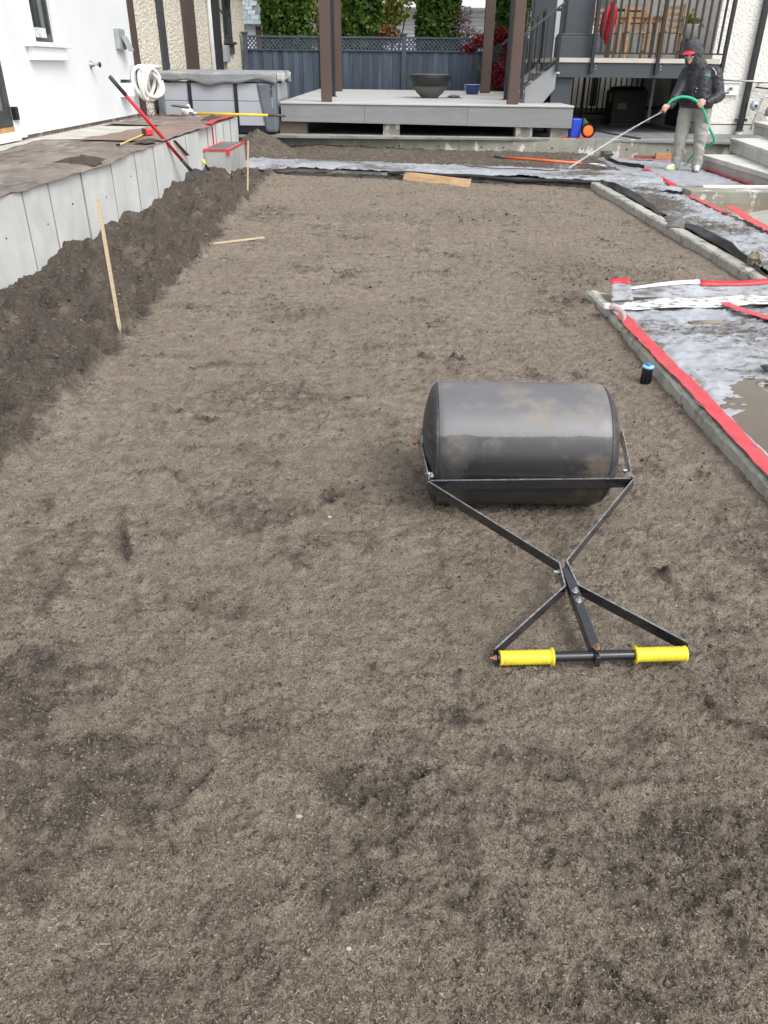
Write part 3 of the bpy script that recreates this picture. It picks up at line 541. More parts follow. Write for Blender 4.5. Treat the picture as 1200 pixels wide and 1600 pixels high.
def yshovel():
    t = thing('shovel', 'yellow handled shovel lying across the far patio corner towards the hot tub', 'shovel', (-3.1, 14.0, .72))
    a, b_ = Vector((-3.22, 14.1, .755)), Vector((-1.66, 13.95, .742)); d = (b_ - a).normalized()
    MB().tube([a + d * .1, b_ - d * .27], .019, 12).build('handle', mat('yellow_fibreglass', (.80, .50, .02), .4, var=.08, vs=10), t, smooth=True)
    MB().tube([b_ - d * .28, b_], .021, 12).build('hand_grip', mat('grey_rubber_grip', (.07, .07, .072), .7), t, smooth=True)
    MB().tube([a - d * .02, a + d * .11], .022, 12).build('socket', GALV, t, smooth=True)
    def fn(u, v):
        q = (u - .5) * 2; p = a - d * (.02 + .27 * v); return p + Vector((0, .11 * q * min(1, .5 + v * 3), .012 + .10 * (1 - v) * 0 + .03 * q * q + .03 * v + .05))
    MB().grid(7, 8, fn).build('blade', mat('grey_blade', (.22, .22, .215), .5, metal=.4, var=.2, vs=14), t, smooth=True, solid=.005)
yshovel()
t = thing('tape_measure', 'red and black tape measure with its yellow blade pulled out on the paper', 'tape measure', (-2.79, 9.98, .74))
MB().box((-2.775, 9.93, .765), (.085, .075, .07), .4).build('case', mat('red_case', (.6, .03, .035), .4), t, bevel=.012)
MB().box((-2.835, 9.91, .765), (.03, .08, .073), .4).build('case_side', mat('black_case', (.02, .02, .02), .5), t, bevel=.006)
MB().bar((-2.83, 9.86, .742), (-2.735, 8.62, .732), .027, .003).build('tape_blade', mat('yellow_blade', (.72, .55, .06), .4, var=.1, vs=50), t)
MB().box((-2.735, 8.60, .734), (.04, .015, .02)).build('end_hook', BLACKM, t)
t = thing('putty_trowel', 'small yellow handled trowel with black tip standing at the wall corner by the step', 'trowel', (-2.47, 11.4, .15))
MB().tube([(-2.50, 11.40, .335), (-2.485, 11.40, .27)], [.016, .019], 10).build('handle', mat('lime_plastic', (.66, .75, .05), .45), t, smooth=True)
MB().prism([(-2.495, 11.41, .272), (-2.47, 11.41, .272), (-2.42, 11.41, .20), (-2.455, 11.41, .18)], (0, .006, 0)).build('blade', BLACKM, t)
tag(MB().bar((-2.494, 9.9, .68), (-2.478, 10.45, .47), .006, .05, (1, 0, 0)).build('wood_strip', mat('brown_strip', (.16, .09, .065), .7)), 'narrow brown strip hanging down the patio wall behind the red shovel', 'wood strip')
# ------------------------------------------------------------------ white house on the left
WHITE = mat('white_render', (.70, .72, .73), .75, var=.025, vs=1.5, bump=.06, bs=60, bd=.004)
WHITEP = mat('white_trim_paint', (.82, .83, .84), .45, var=.02, vs=3)
DGREY = mat('dark_grey_frame', (.045, .048, .052), .4, var=.1, vs=6)
GLASS = mat('window_glass', (.035, .05, .045), .06, var=.3, vs=1.2, spec=.8)
GLASSD = mat('pale_door_glass', (.17, .20, .20), .08, var=.15, vs=2, spec=.8)
HX = -4.1
H1 = thing('white_house', 'smooth white rendered house wall beside the paper covered patio', 'house', (-4.3, 8, 0))
wl = MB()
dy0, dy1, dz1 = 7.6, 9.52, 2.95       # door opening
wy0, wy1, wz0, wz1 = 10.36, 11.06, 1.655, 2.9   # window opening
wl.bx(-4.4, HX, -4, dy0, .735, 5.5); wl.bx(-4.4, HX, dy0, dy1, dz1, 5.5); wl.bx(-4.4, HX, dy1, wy0, .735, 5.5); wl.bx(-4.4, HX, wy0, wy1, .735, wz0); wl.bx(-4.4, HX, wy0, wy1, wz1, 5.5); wl.bx(-4.4, HX, wy1, 14.33, .735, 5.5)
wl.build('wall', WHITE, H1)
MB().bx(-4.4, HX - .025, -4, 14.32, .55, .733).build('foundation_strip', overlay(mat('brown_foundation', (.16, .12, .10), .85, var=.2, vs=6), (.45, .40, .33), 5, .52, .62), H1)
MB().bx(-9.0, -4.402, -4, 14.3, .5, 5.5).build('house_body', WHITE, H1)
win = MB(); wf = .05
win.bx(-4.17, -4.125, wy0, wy0 + wf, wz0, wz1).bx(-4.17, -4.125, wy1 - wf, wy1, wz0, wz1).bx(-4.17, -4.125, wy0 + wf, wy1 - wf, wz0, wz0 + .09).bx(-4.17, -4.125, wy0 + wf, wy1 - wf, wz1 - wf, wz1).bx(-4.17, -4.13, 10.64, 10.675, wz0 + .09, wz1 - wf)
wn = win.build('window', DGREY, H1)
MB().bx(-4.16, -4.15, wy0 + wf, wy1 - wf, wz0 + .09, wz1 - wf).build('pane', GLASS, wn)
MB().bx(-4.128, -4.118, 10.5, 10.86, wz0 + .05, wz0 + .15).build('sticker', mat('pale_sticker', (.6, .62, .62), .5, var=.3, vs=14), wn)
for nm, a in (('window_casing', (HX, -4.06, wy0 - .17, wy0, wz0, wz1 + .1)), ('window_casing', (HX, -4.06, wy1, wy1 + .10, wz0, wz1 + .1))): MB().bx(*a).build(nm, WHITEP, H1, bevel=.004)
MB().bx(HX, -4.00, wy0 - .27, wy1 + .27, wz0 - .05, wz0).build('window_sill', WHITEP, H1, bevel=.008)
MB().prism([(HX, wy0 - .20, wz0 - .052), (-4.03, wy0 - .20, wz0 - .052), (-4.03, wy1 + .16, wz0 - .052), (HX, wy1 + .16, wz0 - .052)], (0, 0, -.13)).build('sill_apron', WHITEP, H1, bevel=.004)
door = MB(); door.bx(-4.16, -4.11, 8.6, 9.42, .84, 1.0).bx(-4.16, -4.11, 9.30, 9.42, 1.0, dz1).bx(-4.16, -4.11, 7.62, 8.6, .84, dz1)
d_ = door.build('door', DGREY, H1, bevel=.004)
MB().bx(-4.15, -4.14, 8.6, 9.30, 1.0, dz1).build('pane', GLASSD, d_)
MB().bx(-4.115, -4.06, 9.43, 9.50, .90, 1.03).build('hinge', BLACKM, d_, bevel=.004)
MB().bx(-4.22, -4.115, 9.425, dy1, .735, dz1).build('door_jamb', WHITEP, H1)
MB().bx(HX, -4.07, dy1, dy1 + .11, .72, dz1 + .1).build('door_casing', WHITEP, H1, bevel=.004)
MB().bx(-4.2, -4.05, 7.6, 9.42, .705, .79).build('door_sill', WHITEP, H1, bevel=.004)
MB().bx(-4.17, -4.10, 8.5, 9.40, .792, .838).build('sill_timber', mat('raw_timber', (.45, .24, .09), .7, var=.2, vs=8), H1)
t = thing('outlet_box', 'grey weatherproof outlet box on the white house wall', 'outlet box', (HX, 13.6, 1.75))
GREYP = mat('grey_plastic_box', (.30, .315, .32), .5, var=.08, vs=8)
MB().bx(HX, HX + .07, 13.46, 13.80, 1.63, 1.90).build('box', GREYP, t, bevel=.01)
MB().prism([(HX + .07, 13.56, 1.80), (HX + .07, 13.84, 1.80), (HX + .15, 13.86, 1.61), (HX + .15, 13.60, 1.61)], (.012, 0, .012)).build('flap', GREYP, t)
t = thing('outdoor_tap', 'small tap with black knob on the white house wall', 'tap', (HX, 12.2, 1.43))
MB().lathe([(.05, 0), (.05, .012), (.028, .016), (.028, .05), (.018, .052), (.018, .10)], (HX, 12.2, 1.43), 16, 'x').build('spout', GALV, t, smooth=True)
MB().blob((HX + .12, 12.24, 1.43), (.02, .035, .035), 10, 6).build('knob', BLACKM, t, smooth=True)
MB().tube([(HX + .08, 12.2, 1.43), (HX + .085, 12.2, 1.38)], .016, 10).build('outlet', WHITEP, t)
# white conduit coil leaning on the house corner
t = thing('conduit_coil', 'coil of white flexible conduit with loose wire ends hanging at the house corner', 'conduit', (-4.0, 14.3, .9))
WPL = mat('white_conduit', (.74, .73, .70), .55, var=.1, vs=18, bump=.3, bs=160, bd=.003)
pts = []
for k in range(4):
    for i in range(24):
        a = i / 24 * 2 * math.pi + .5; rr_ = 1 + .10 * math.sin(k * 2.1 + a) - .05 * k
        pts.append((-3.93 + .05 * k + .03 * math.sin(a * 2 + k) + .17 * rr_ * math.cos(a) * .7, 14.15 + .30 * rr_ * math.cos(a) * .55, 1.16 + .235 * rr_ * math.sin(a)))
MB().tube(pts, .029, 8).build('conduit_loop', WPL, t, smooth=True)
MB().tube([(-3.93, 14.05, 1.37), (-3.86, 14.3, 1.41), (-3.75, 14.5, 1.40)], .03, 8).build('conduit_end', WPL, t, smooth=True)
for q in ([(-3.95, 14.1, 1.30), (-3.92, 14.1, 1.17), (-3.85, 14.1, 1.05), (-3.9, 14.05, .98)], [(-3.9, 14.1, 1.25), (-3.86, 14.1, 1.1), (-3.93, 14.1, 1.0)], [(-3.88, 14.1, .95), (-3.7, 14.0, .85), (-3.55, 13.8, .74), (-3.45, 13.9, .74)], [(-3.93, 14.1, .95), (-3.9, 13.9, .85), (-3.75, 13.7, .735)]): MB().tube(q, .006, 6).build('wire', BLACKM, t, smooth=True)
t = thing('white_box', 'small white box with dark cap at the foot of the conduit coil', 'plastic box', (-4.05, 13.6, 1))
MB().bx(HX, -3.96, 13.35, 13.66, 1.0, 1.19).build('box', WHITEP, t, bevel=.01); MB().bx(HX + .02, -3.99, 13.42, 13.60, 1.19, 1.235).build('cap', BLACKM, t)
tag(MB().blob((-3.33, 14.35, .76), (.10, .07, .075), 10, 7, .2).blob((-3.31, 14.35, .83), (.035, .03, .05), 8, 5, .2).build('rag', mat('white_rag', (.70, .70, .68), .9, var=.1, vs=12), smooth=True), 'crumpled white rag on the patio by the yellow shovel', 'rag')
# ------------------------------------------------------------------ beige stucco house behind
STUC = mat('beige_stucco', (.66, .61, .50), .9, var=.08, vs=9, bump=1., bs=22, bd=.06, stretch=(1, .55, 1))
BX = -4.13
H2 = thing('beige_house', 'beige stucco house with brown timber strips behind the hot tub', 'house', (-4.4, 20, 0))
wa, wb, wz = 22.6, 23.75, 1.96
b = MB().bx(-9, BX, 14.36, wa, .2, 6).bx(-9, BX, wb, 25.9, .2, 6).bx(-9, BX, wa, wb, .2, wz); b.build('wall', STUC, H2)
for nm, y0, y1, mm, d in (('timber_strip', 14.37, 14.72, BROWN, .03), ('timber_strip', 16.2, 16.62, DGREY, .04), ('timber_strip', 18.15, 19.3, BROWN, .03)):
    MB().bx(BX, BX + d, y0, y1, .25, 6).build(nm, mm, H2, bevel=.004)
MB().tube([(BX + .05, 20.75, .3), (BX + .05, 20.75, 6)], .05, 12).build('white_downpipe', WHITEP, H2, smooth=True)
MB().bx(BX, BX + .10, 21.1, 21.75, .3, 6).build('dark_downpipe', mat('near_black_paint', (.018, .018, .02), .5), H2, bevel=.01)
wn = MB().bx(BX - .1, BX + .02, wa, wa + .08, wz, 4.5).bx(BX - .1, BX + .02, wb - .08, wb, wz, 4.5).bx(BX - .1, BX + .02, wa + .08, wb - .08, wz, wz + .08).build('window', DGREY, H2)
MB().bx(BX - .06, BX - .04, wa + .08, wb - .08, wz + .08, 4.5).build('pane', GLASS, wn)
MB().bx(BX, BX + .10, wa - .1, wb + .12, wz - .06, wz).build('window_sill', DGREY, H2); MB().bx(BX, BX + .05, wa, wb, wz - .27, wz - .062).build('sill_apron', BROWN, H2)
MB().bx(BX, BX + .12, 22.15, 22.6, 1.50, 1.86).build('meter_box', GREYP, H2, bevel=.015); MB().tube([(BX + .06, 22.35, .4), (BX + .06, 22.35, 1.5)], .03, 8).build('meter_conduit', GREYP, H2)
l_ = thing('wall_lantern', 'black wrought iron wall lantern on the beige house', 'lantern', (BX, 22.2, 2.6))
MB().tube([(BX, 22.2, 2.62), (BX + .1, 22.2, 2.5), (BX + .2, 22.2, 2.46), (BX + .27, 22.2, 2.52), (BX + .22, 22.2, 2.58)], .018, 8).build('scroll_arm', BLACKM, l_, smooth=True)
MB().lathe([(.02, 0), (.09, .06), (.11, .3), (.13, .32), (.02, .42)], (BX + .2, 22.2, 2.6), 6).build('lantern_body', BLACKM, l_)
MB().bx(BX - .2, -3.65, 14.4, 26.4, 3.62, 3.75).build('eave', BROWN, H2)
# ------------------------------------------------------------------ hot tub
T = thing('hot_tub', 'grey panelled hot tub with a weathered folding cover beside the deck', 'hot tub', (-3, 16.3, .4))
TP = mat('tub_panel', (.36, .375, .41), .5, var=.05, vs=2, rv=.04); TC = mat('tub_corner', (.115, .13, .15), .5, var=.15, vs=4)
x0, x1, y0, y1 = -4.04, -1.96, 15.22, 17.3
MB().bx(x0 + .03, x1 - .03, y0 + .03, y1 - .03, .40, 1.16).build('shell', BLACKM, T)
xs = [x0 + .10, -3.46, -2.66, -2.20]
for i in range(3):
    for z0, z1 in ((.515, .893), (.900, 1.17)):
        cut = .06 if i == 2 else 0
        MB().prism([(xs[i] + .03, y0 + .012, z0), (xs[i + 1] - .03 + (cut * (1 - (z0 - .5) / .7)), y0 + .012, z0), (xs[i + 1] - .03 + cut * (1 - (z1 - .5) / .7), y0 + .012, z1), (xs[i] + .03, y0 + .012, z1)], (0, .03, 0)).build('side_panel', TP, T, bevel=.006)
for xx_ in xs[1:3]: MB().bx(xx_ - .026, xx_ + .026, y0 - .012, y0 + .03, .45, 1.20).build('panel_strip', BLACKM, T, bevel=.005)
for (z0, z1) in ((.515, .893), (.900, 1.17)): MB().bx(x1 - .03, x1 - .012, y0 + .28, y1 - .2, z0, z1).build('side_panel', TP, T, bevel=.006)
MB().prism([(-2.17, y0 - .02, .41), (x1 + .005, y0 - .02, .41), (x1 + .005, y0 - .02, 1.19), (-2.30, y0 - .02, 1.19)], (0, .30, 0)).build('corner_post', TC, T, bevel=.05)
MB().bx(x0, x0 + .14, y0 - .01, y0 + .2, .41, 1.19).build('corner_post', TC, T, bevel=.04); MB().bx(x1 - .16, x1, y1 - .2, y1, .41, 1.19).build('corner_post', TC, T, bevel=.04)
cvm = overlay(mat('cover_vinyl', (.24, .255, .265), .5, var=.12, vs=4, bump=.2, bs=12, bd=.02), (.40, .395, .37), 3, .5, .65, (.7, 1, 3))
def cover(u, v):
    x = x0 - .03 + (x1 - x0 + .06) * u
    return (x, y0 - .045 + .012 * math.sin(u * 23) - .02 * (1 - v), 1.33 - .15 * v + (.035 * math.sin(u * 9.4) + .02 * math.sin(u * 23 + 1)) * v)
MB().grid(60, 5, cover).build('cover_skirt', cvm, T, smooth=True, solid=.012)
MB().bx(x0 - .03, x1 + .035, y0 - .05, (y0 + y1) / 2 - .01, 1.235, 1.345).build('cover_half', cvm, T, bevel=.03); MB().bx(x0 - .03, x1 + .035, (y0 + y1) / 2 + .01, y1 + .03, 1.235, 1.36).build('cover_half', cvm, T, bevel=.03)
def cov2(u, v): return (x1 + .045 + .012 * math.sin(u * 19), y0 - .03 + (y1 - y0) * u, 1.33 - .13 * v + .03 * math.sin(u * 11) * v)
MB().grid(30, 4, cov2).build('cover_skirt', overlay(mat('cover_lining', (.5, .49, .45), .6, var=.2, vs=6), (.2, .2, .2), 4, .5, .6), T, smooth=True, solid=.012)
for k, (zz, hh) in enumerate(((1.115, .032), (1.065, .018), (1.03, .03), (.985, .02))):     # the dark marks down the corner post
    MB().bx(-2.055, -2.02, y0 - .0235, y0 - .0195, zz - hh / 2, zz + hh / 2).build('corner_mark', mat('dark_print', (.02, .022, .05), .5), T)
MB().bx(-2.035, -2.02, y0 - .0235, y0 - .0195, .80, .95).build('corner_mark', mat('pale_print', (.25, .31, .34), .5), T)
# ------------------------------------------------------------------ rear low concrete wall and ground behind
struct(MB().prism([(-9, 15.0, .34), (3.2, 15.0, .34), (6.2, 14.7, .33), (14, 14.7, .33), (14, 60, .34), (-9, 60, .34)], (0, 0, .03)).build('rear_ground_slab', overlay(mat('slab_concrete', (.20, .205, .21), .7, var=.15, vs=2, bump=.1, bs=60, bd=.004), (.09, .09, .09), 2, .5, .7)))
RW = thing('low_concrete_wall', 'low weathered concrete wall with pale blotches running below the deck', 'wall', (1, 15, 0))
px_ = [-4.1, -1.2, 1.25, 3.65, 6.9]
for i in range(4):
    ya, yb = 15.30 - .062 * (px_[i] + 2), 15.30 - .062 * (px_[i + 1] + 2)
    MB().prism([(px_[i] + .002, ya, -.1), (px_[i + 1] - .002, yb, -.1), (px_[i + 1] - .002, yb + .2, -.1), (px_[i] + .002, ya + .2, -.1)], (0, 0, .478 + random.uniform(-.003, .003))).build('wall_section', CONC_OLD, RW, bevel=.006)
def rwy(x): return 15.30 - .062 * (x + 2)
for x in (1.66, 2.05, 2.9, 3.42, 4.2, 4.9, .9, .2): 
    MB().cyl((x, rwy(x) - .002, .22), (x, rwy(x) + .01, .22), .016, 10).build('tie_hole', BLACKM, RW)
# ------------------------------------------------------------------ deck
D = thing('deck', 'raised grey composite deck on concrete feet with a plain fascia', 'deck', (.6, 19, .4))
DKB = mat('deck_board', (.46, .455, .44), .55, var=.06, vs=6, stretch=(.3, 3, 3), rv=.05); DKF = mat('deck_fascia', (.215, .225, .225), .6, var=.08, vs=5, stretch=(.5, 1, 4), bump=.1, bs=50, rv=.03)
def dy(x): return 15.52 - .085 * (x + 2)
DZ = .885
base = MB().prism([(-1.93, dy(-1.93) - .02, DZ - .03), (3.22, dy(3.22) - .02, DZ - .03), (3.22, dy(3.22) + .125, DZ - .03), (-1.93, dy(-1.93) + .125, DZ - .03)], (0, 0, .03)).build('edge_board', DKB, D, bevel=.004)
n = 0; yy_ = .13; src = None
while yy_ < 8.9:
    if src is None: src = MB().prism([(-1.93, dy(-1.93) + yy_, DZ - .03), (3.22, dy(3.22) + yy_, DZ - .03), (3.22, dy(3.22) + yy_ + .145, DZ - .03), (-1.93, dy(-1.93) + yy_ + .145, DZ - .03)], (0, 0, .028)).build('deck_board', DKB, D)
    else: rep(src, (0, n * .15, 0))
    n += 1; yy_ += .15
for xa, xb in ((-1.92, -.42), (-.415, 1.4), (1.405, 3.215)):
    MB().prism([(xa, dy(xa), .575 - .008 * (xa + 2)), (xb, dy(xb), .575 - .008 * (xb + 2)), (xb, dy(xb), DZ - .032), (xa, dy(xa), DZ - .032)], (0, .025, 0)).build('fascia_board', DKF, D)
MB().prism([(3.205, dy(3.2) + .03, .56), (3.205, 18.5, .56), (3.205, 18.5, DZ - .032), (3.205, dy(3.2) + .03, DZ - .032)], (-.025, 0, 0)).build('fascia_board', DKF, D)
MB().bx(-1.9, 3.1, 15.62, 24.2, .60, .84).build('joist_frame', BLACKM, D)
for xa, w_, h_, mm in ((-1.72, .5, .60, mat('brown_crate_wood', (.13, .10, .075), .8)), (.06, .30, .60, CONC_OLD), (2.42, .30, .58, CONC_OLD), (3.02, .28, .58, CONC_OLD)):
    MB().bx(xa - w_ / 2, xa + w_ / 2, dy(xa) + .10, dy(xa) + .4, .36, h_).build('deck_foot', mm, D, bevel=.006)
def post(x, y, s, h, label, z0=DZ):
    return tag(MB().bx(x - s / 2, x + s / 2, y - s / 2, y + s / 2, z0, h).build('pergola_post', BROWN, bevel=.006), label, 'post', 'brown posts on the deck')
post(-1.11, 15.72, .185, 5.2, 'front brown post on the deck, next to the hot tub'); post(2.195, 15.42, .185, 5.2, 'front brown post on the deck, at the foot of the stairs')
post(-1.29, 22.3, .23, 5.2, 'rear brown post on the deck, behind the front post by the hot tub'); post(2.42, 22.0, .23, 5.2, 'rear brown post on the deck, beside the blue pot')
for x, y, lb in ((-1.15, 18.4, 'thin black pole between the two brown posts near the hot tub'), (2.36, 17.6, 'thin black pole on the deck at the left foot of the stairs')):
    t = thing('steel_pole', lb, 'pole', (x, y, DZ), 'thin black poles on the deck')
    MB().bx(x - .04, x + .04, y - .04, y + .04, DZ + .012, 5.2).build('shaft', BLACKM, t, bevel=.004); MB().bx(x - .07, x + .07, y - .07, y + .07, DZ, DZ + .012).build('base_plate', BLACKM, t)
# fire bowl, pot, stone
t = thing('fire_bowl', 'big grey concrete fire bowl with a black cover tied round its rim', 'fire bowl', (.86, 18.2, DZ))
CB = mat('bowl_concrete', (.12, .115, .105), .8, var=.15, vs=6, bump=.2, bs=60, bd=.005)
sc = 1.04
MB().lathe([(.16 * sc, 0), (.165 * sc, .01), (.26 * sc, .09), (.345 * sc, .20), (.37 * sc, .26), (.33 * sc, .262)], (.86, 18.2, DZ), 40).build('bowl', CB, t, smooth=True)
MB().lathe([(.375 * sc, .215), (.392 * sc, .225), (.415 * sc, .32), (.425 * sc, .40), (.42 * sc, .415), (.30 * sc, .425), (.02, .43)], (.86, 18.2, DZ), 40).build('cover', mat('black_cover', (.012, .013, .015), .45, bump=.5, bs=9, bd=.03), t, smooth=True)
MB().lathe([(.40 * sc, .4255), (.30 * sc, .430), (.01, .434)], (.86, 18.2, DZ), 40).build('cover_top', mat('dusty_cover_top', (.20, .20, .175), .8, var=.15, vs=8), t)
t = thing('glazed_pot', 'small cobalt blue glazed pot on the deck by the rear post', 'pot', (2.0, 20.9, DZ))
MB().lathe([(.125, 0), (.15, .03), (.185, .12), (.195, .185), (.20, .20), (.185, .205), (.175, .17), (.05, .14)], (2.0, 20.9, DZ), 32).build('pot_body', mat('blue_glaze', (.012, .035, .16), .15, var=.2, vs=5, coat=.5), t, smooth=True)
MB().lathe([(.19, .197), (.203, .203), (.19, .209)], (2.0, 20.9, DZ), 32).build('pot_rim', mat('pale_blue_glaze', (.35, .45, .6), .2), t, smooth=True)
t = thing('stone_dish', 'flat grey stone lying on a thin dark plate beside the fire bowl', 'stone', (1.37, 18.3, DZ))
MB().blob((1.37, 18.3, DZ + .03), (.13, .1, .03), 12, 6, .15).build('stone', CB, t, smooth=True); MB().bx(1.15, 1.55, 18.2, 18.4, DZ, DZ + .006).build('plate', DGREY, t)
# ------------------------------------------------------------------ fence
FY = 25.0
FN = thing('fence', 'blue grey stained timber fence with a lattice top behind the deck', 'fence', (0, FY, .3))
FB = mat('fence_stain', (.055, .075, .105), .75, var=.22, vs=4, stretch=(2, 2, .25), rv=.28); FL = mat('fence_trim', (.055, .072, .095), .75, var=.15, vs=4)
bd = None; i = 0; x = -4.08
while x < 6.0:
    if bd is None: bd = MB().bx(x, x + .147, FY, FY + .018, .30, 1.80).build('fence_board', FB, FN)
    else: rep(bd, (x + 4.08, (i % 2) * .019 + random.uniform(-.0004, .0004), 0))
    x += .14; i += 1
pxs = [-4.0, -1.86, .42, 2.72, 4.9]
for x in pxs:
    p_ = MB().bx(x - .065, x + .065, FY - .05, FY + .08, .3, 2.20).build('fence_post', FL, FN, bevel=.006); MB().bx(x - .09, x + .09, FY - .075, FY + .105, 2.20, 2.235).build('post_cap', FL, p_)
for a, b_ in zip(pxs[:-1], pxs[1:]):
    MB().bx(a + .067, b_ - .067, FY - .035, FY + .045, 1.80, 1.84).build('fence_rail', FL, FN); MB().bx(a + .067, b_ - .067, FY - .035, FY + .045, 2.11, 2.155).build('fence_rail', FL, FN)
    g = MB(); s_ = .105; z0, z1 = 1.842, 2.108; hh = z1 - z0; x = a + .07 - hh
    while x < b_ - .07:
        for sg in (1, -1):
            xa, xb = (x, x + hh) if sg > 0 else (x + hh, x)
            za, zb = z0, z1
            lo, hi = a + .07, b_ - .07
            pA, pB = [xa, za], [xb, zb]
            def clip(p, q):
                for lim, sgn in ((lo, 1), (hi, -1)):
                    if (p[0] - lim) * sgn < 0:
                        if (q[0] - lim) * sgn <= 0: return None
                        f = (lim - p[0]) / (q[0] - p[0]); p = [lim, p[1] + f * (q[1] - p[1])]
                return p
            c1, c2 = clip(pA, pB), clip(pB, pA)
            if c1 and c2 and abs(c1[0] - c2[0]) > .02: g.bar((c1[0], FY + .006 * sg, c1[1]), (c2[0], FY + .006 * sg, c2[1]), .008, .034, (0, 0, 1))
        x += s_
    g.build('lattice', FL, FN, kind='stuff')
# ------------------------------------------------------------------ vegetation
def leaves(name, pts, size, m_, parent, tint=None, flat=.0, aspect=1.6):
    k = len(pts); n1 = rng.normal(size=(k, 3)); n1[:, 2] += flat; n1 /= np.linalg.norm(n1, axis=1)[:, None]
    d = rng.normal(size=(k, 3)); d -= (d * n1).sum(1)[:, None] * n1; d /= np.linalg.norm(d, axis=1)[:, None]; s = np.cross(n1, d)
    L_ = (size * (.6 + .8 * rng.random(k)))[:, None]
    o3 = np.array(parent.location) if parent else 0
    c = pts - o3
    P = np.stack([c - d * L_ * .5, c + s * L_ * .5 / aspect, c + d * L_ * .5, c - s * L_ * .5 / aspect], 1).reshape(-1, 3)
    F_ = np.arange(k * 4).reshape(k, 4); tt = rng.random(k) if tint is None else np.clip(tint, 0, 1)
    return np_mesh(name, P, F_, m_, parent, attrs={'tint': np.repeat(tt, 4)})
CED = attr_mat('cedar_green', (.018, .038, .008), (.17, .28, .035), .7, trans=.3, mid=(.5, (.06, .12, .018)))
BARK = mat('bark', (.07, .05, .038), .9, var=.3, vs=12, stretch=(1, 1, .2), bump=.6, bs=25)
def cedar(x, y, r, h, label):
    t = thing('cedar_tree', label, 'tree', (x, y, .3), 'clipped cedars behind the fence')
    MB().tube([(x, y, .3), (x, y, h * .9)], [.08, .02], 8).build('trunk', BARK, t)
    k = 15000; z = rng.random(k); a = rng.random(k) * 2 * np.pi
    prof_ = r * np.clip((1 - z) * 3.2, 0, 1) ** .55 * np.clip(.82 + z * 1.2, 0, 1)
    lump = 1 + .16 * fbm(a * 2.3 + x, z * 14, 3, 7)
    rr_ = prof_ * lump * (1 - .42 * rng.random(k) ** 2.2)
    P = np.stack([x + rr_ * np.cos(a), y + rr_ * np.sin(a), .35 + z * h + .05 * rng.normal(size=k)], 1)
    ti = .5 + .42 * fbm(a * 4.1, z * 22 + x, 3, 17) + .25 * (rng.random(k) - .5)
    leaves('crown', P, .15, CED, t, ti, 0., 1.5)
cedar(-3.02, 26.6, .66, 5.0, 'dense green cedar behind the fence, nearest the beige house'); cedar(-.83, 26.6, .60, 5.0, 'dense green cedar behind the fence, just right of the left brown posts'); cedar(1.44, 26.5, .60, 5.2, 'dense green cedar standing in front of the white neighbouring house'); cedar(3.55, 26.4, .46, 5.0, 'dense green cedar seen between the rear brown post and the stairs')
def bush(name, label, blobs, size, m_, n_, trunk=None, cat='tree', flat=.3, group=None):
    x, y, z = trunk or (blobs[0][0], blobs[0][1], .3)
    t = thing(name, label, cat, (x, y, z), group)
    for b_ in blobs:
        c = Vector(b_[:3]); mid = Vector((x, y, z)).lerp(c, .5) + Vector((random.uniform(-.1, .1), 0, .15)); MB().tube([(x, y, z), mid, c], [.045, .03, .008], 6).build('branch', BARK, t)
    Ps = []
    for b_ in blobs:
        k = int(n_ * b_[3] ** 2 / sum(q[3] ** 2 for q in blobs)); v = rng.normal(size=(k, 3)); v /= np.linalg.norm(v, axis=1)[:, None]
        Ps.append(np.array(b_[:3]) + v * (b_[3] * (.35 + .75 * rng.random(k) ** .6))[:, None] * np.array([1, .8, b_[4] if len(b_) > 4 else .8]))
    P = np.concatenate(Ps); P = P[P[:, 2] > z]
    leaves('crown', P, size, m_, t, None, flat); return t
YG = attr_mat('yellow_green_leaf', (.09, .11, .02), (.48, .46, .10), .6, trans=.3, mid=(.6, (.17, .19, .03)))
bush('young_tree', 'airy yellow green tree behind the fence left of the white house', [(-.15, 28.5, 3.3, .7), (.25, 28.3, 2.9, .4), (-.3, 28.3, 2.5, .5), (.65, 28.6, 3.4, .35)], .13, YG, 2000)
bush('young_tree', 'yellow green foliage showing behind the left brown posts', [(-2.1, 28.5, 3.0, .6), (-2.0, 28.3, 2.2, .55), (-1.7, 28.6, 3.9, .7)], .13, YG, 2400)
ORG = attr_mat('rusty_leaf', (.10, .05, .02), (.28, .15, .06), .6, trans=.2)
bush('shrub', 'rusty brown shrub just above the fence beside the white house', [(-.1, 26.3, 2.25, .3), (.15, 26.2, 2.2, .22)], .09, ORG, 900, cat='shrub')
bush('broadleaf_tree', 'olive tree far behind the garage roof', [(-7.5, 44, 4.6, 1.8), (-5.9, 44, 5.2, 1.5), (-4.9, 45, 4.2, 1.2)], .25, YG, 5000)
PUR = attr_mat('purple_leaf', (.12, .07, .075), (.42, .33, .30), .6, trans=.2)
bush('shrub', 'sparse purple grey shrub behind the fence before the white siding', [(2.05, 26.2, 2.3, .42), (2.45, 26.2, 2.15, .34), (1.75, 26.3, 2.7, .3), (2.15, 26.2, 2.75, .25)], .075, PUR, 1300, cat='shrub')
MAP = attr_mat('maple_red_leaf', (.045, .004, .008), (.30, .025, .035), .55, trans=.25, mid=(.5, (.15, .012, .02)))
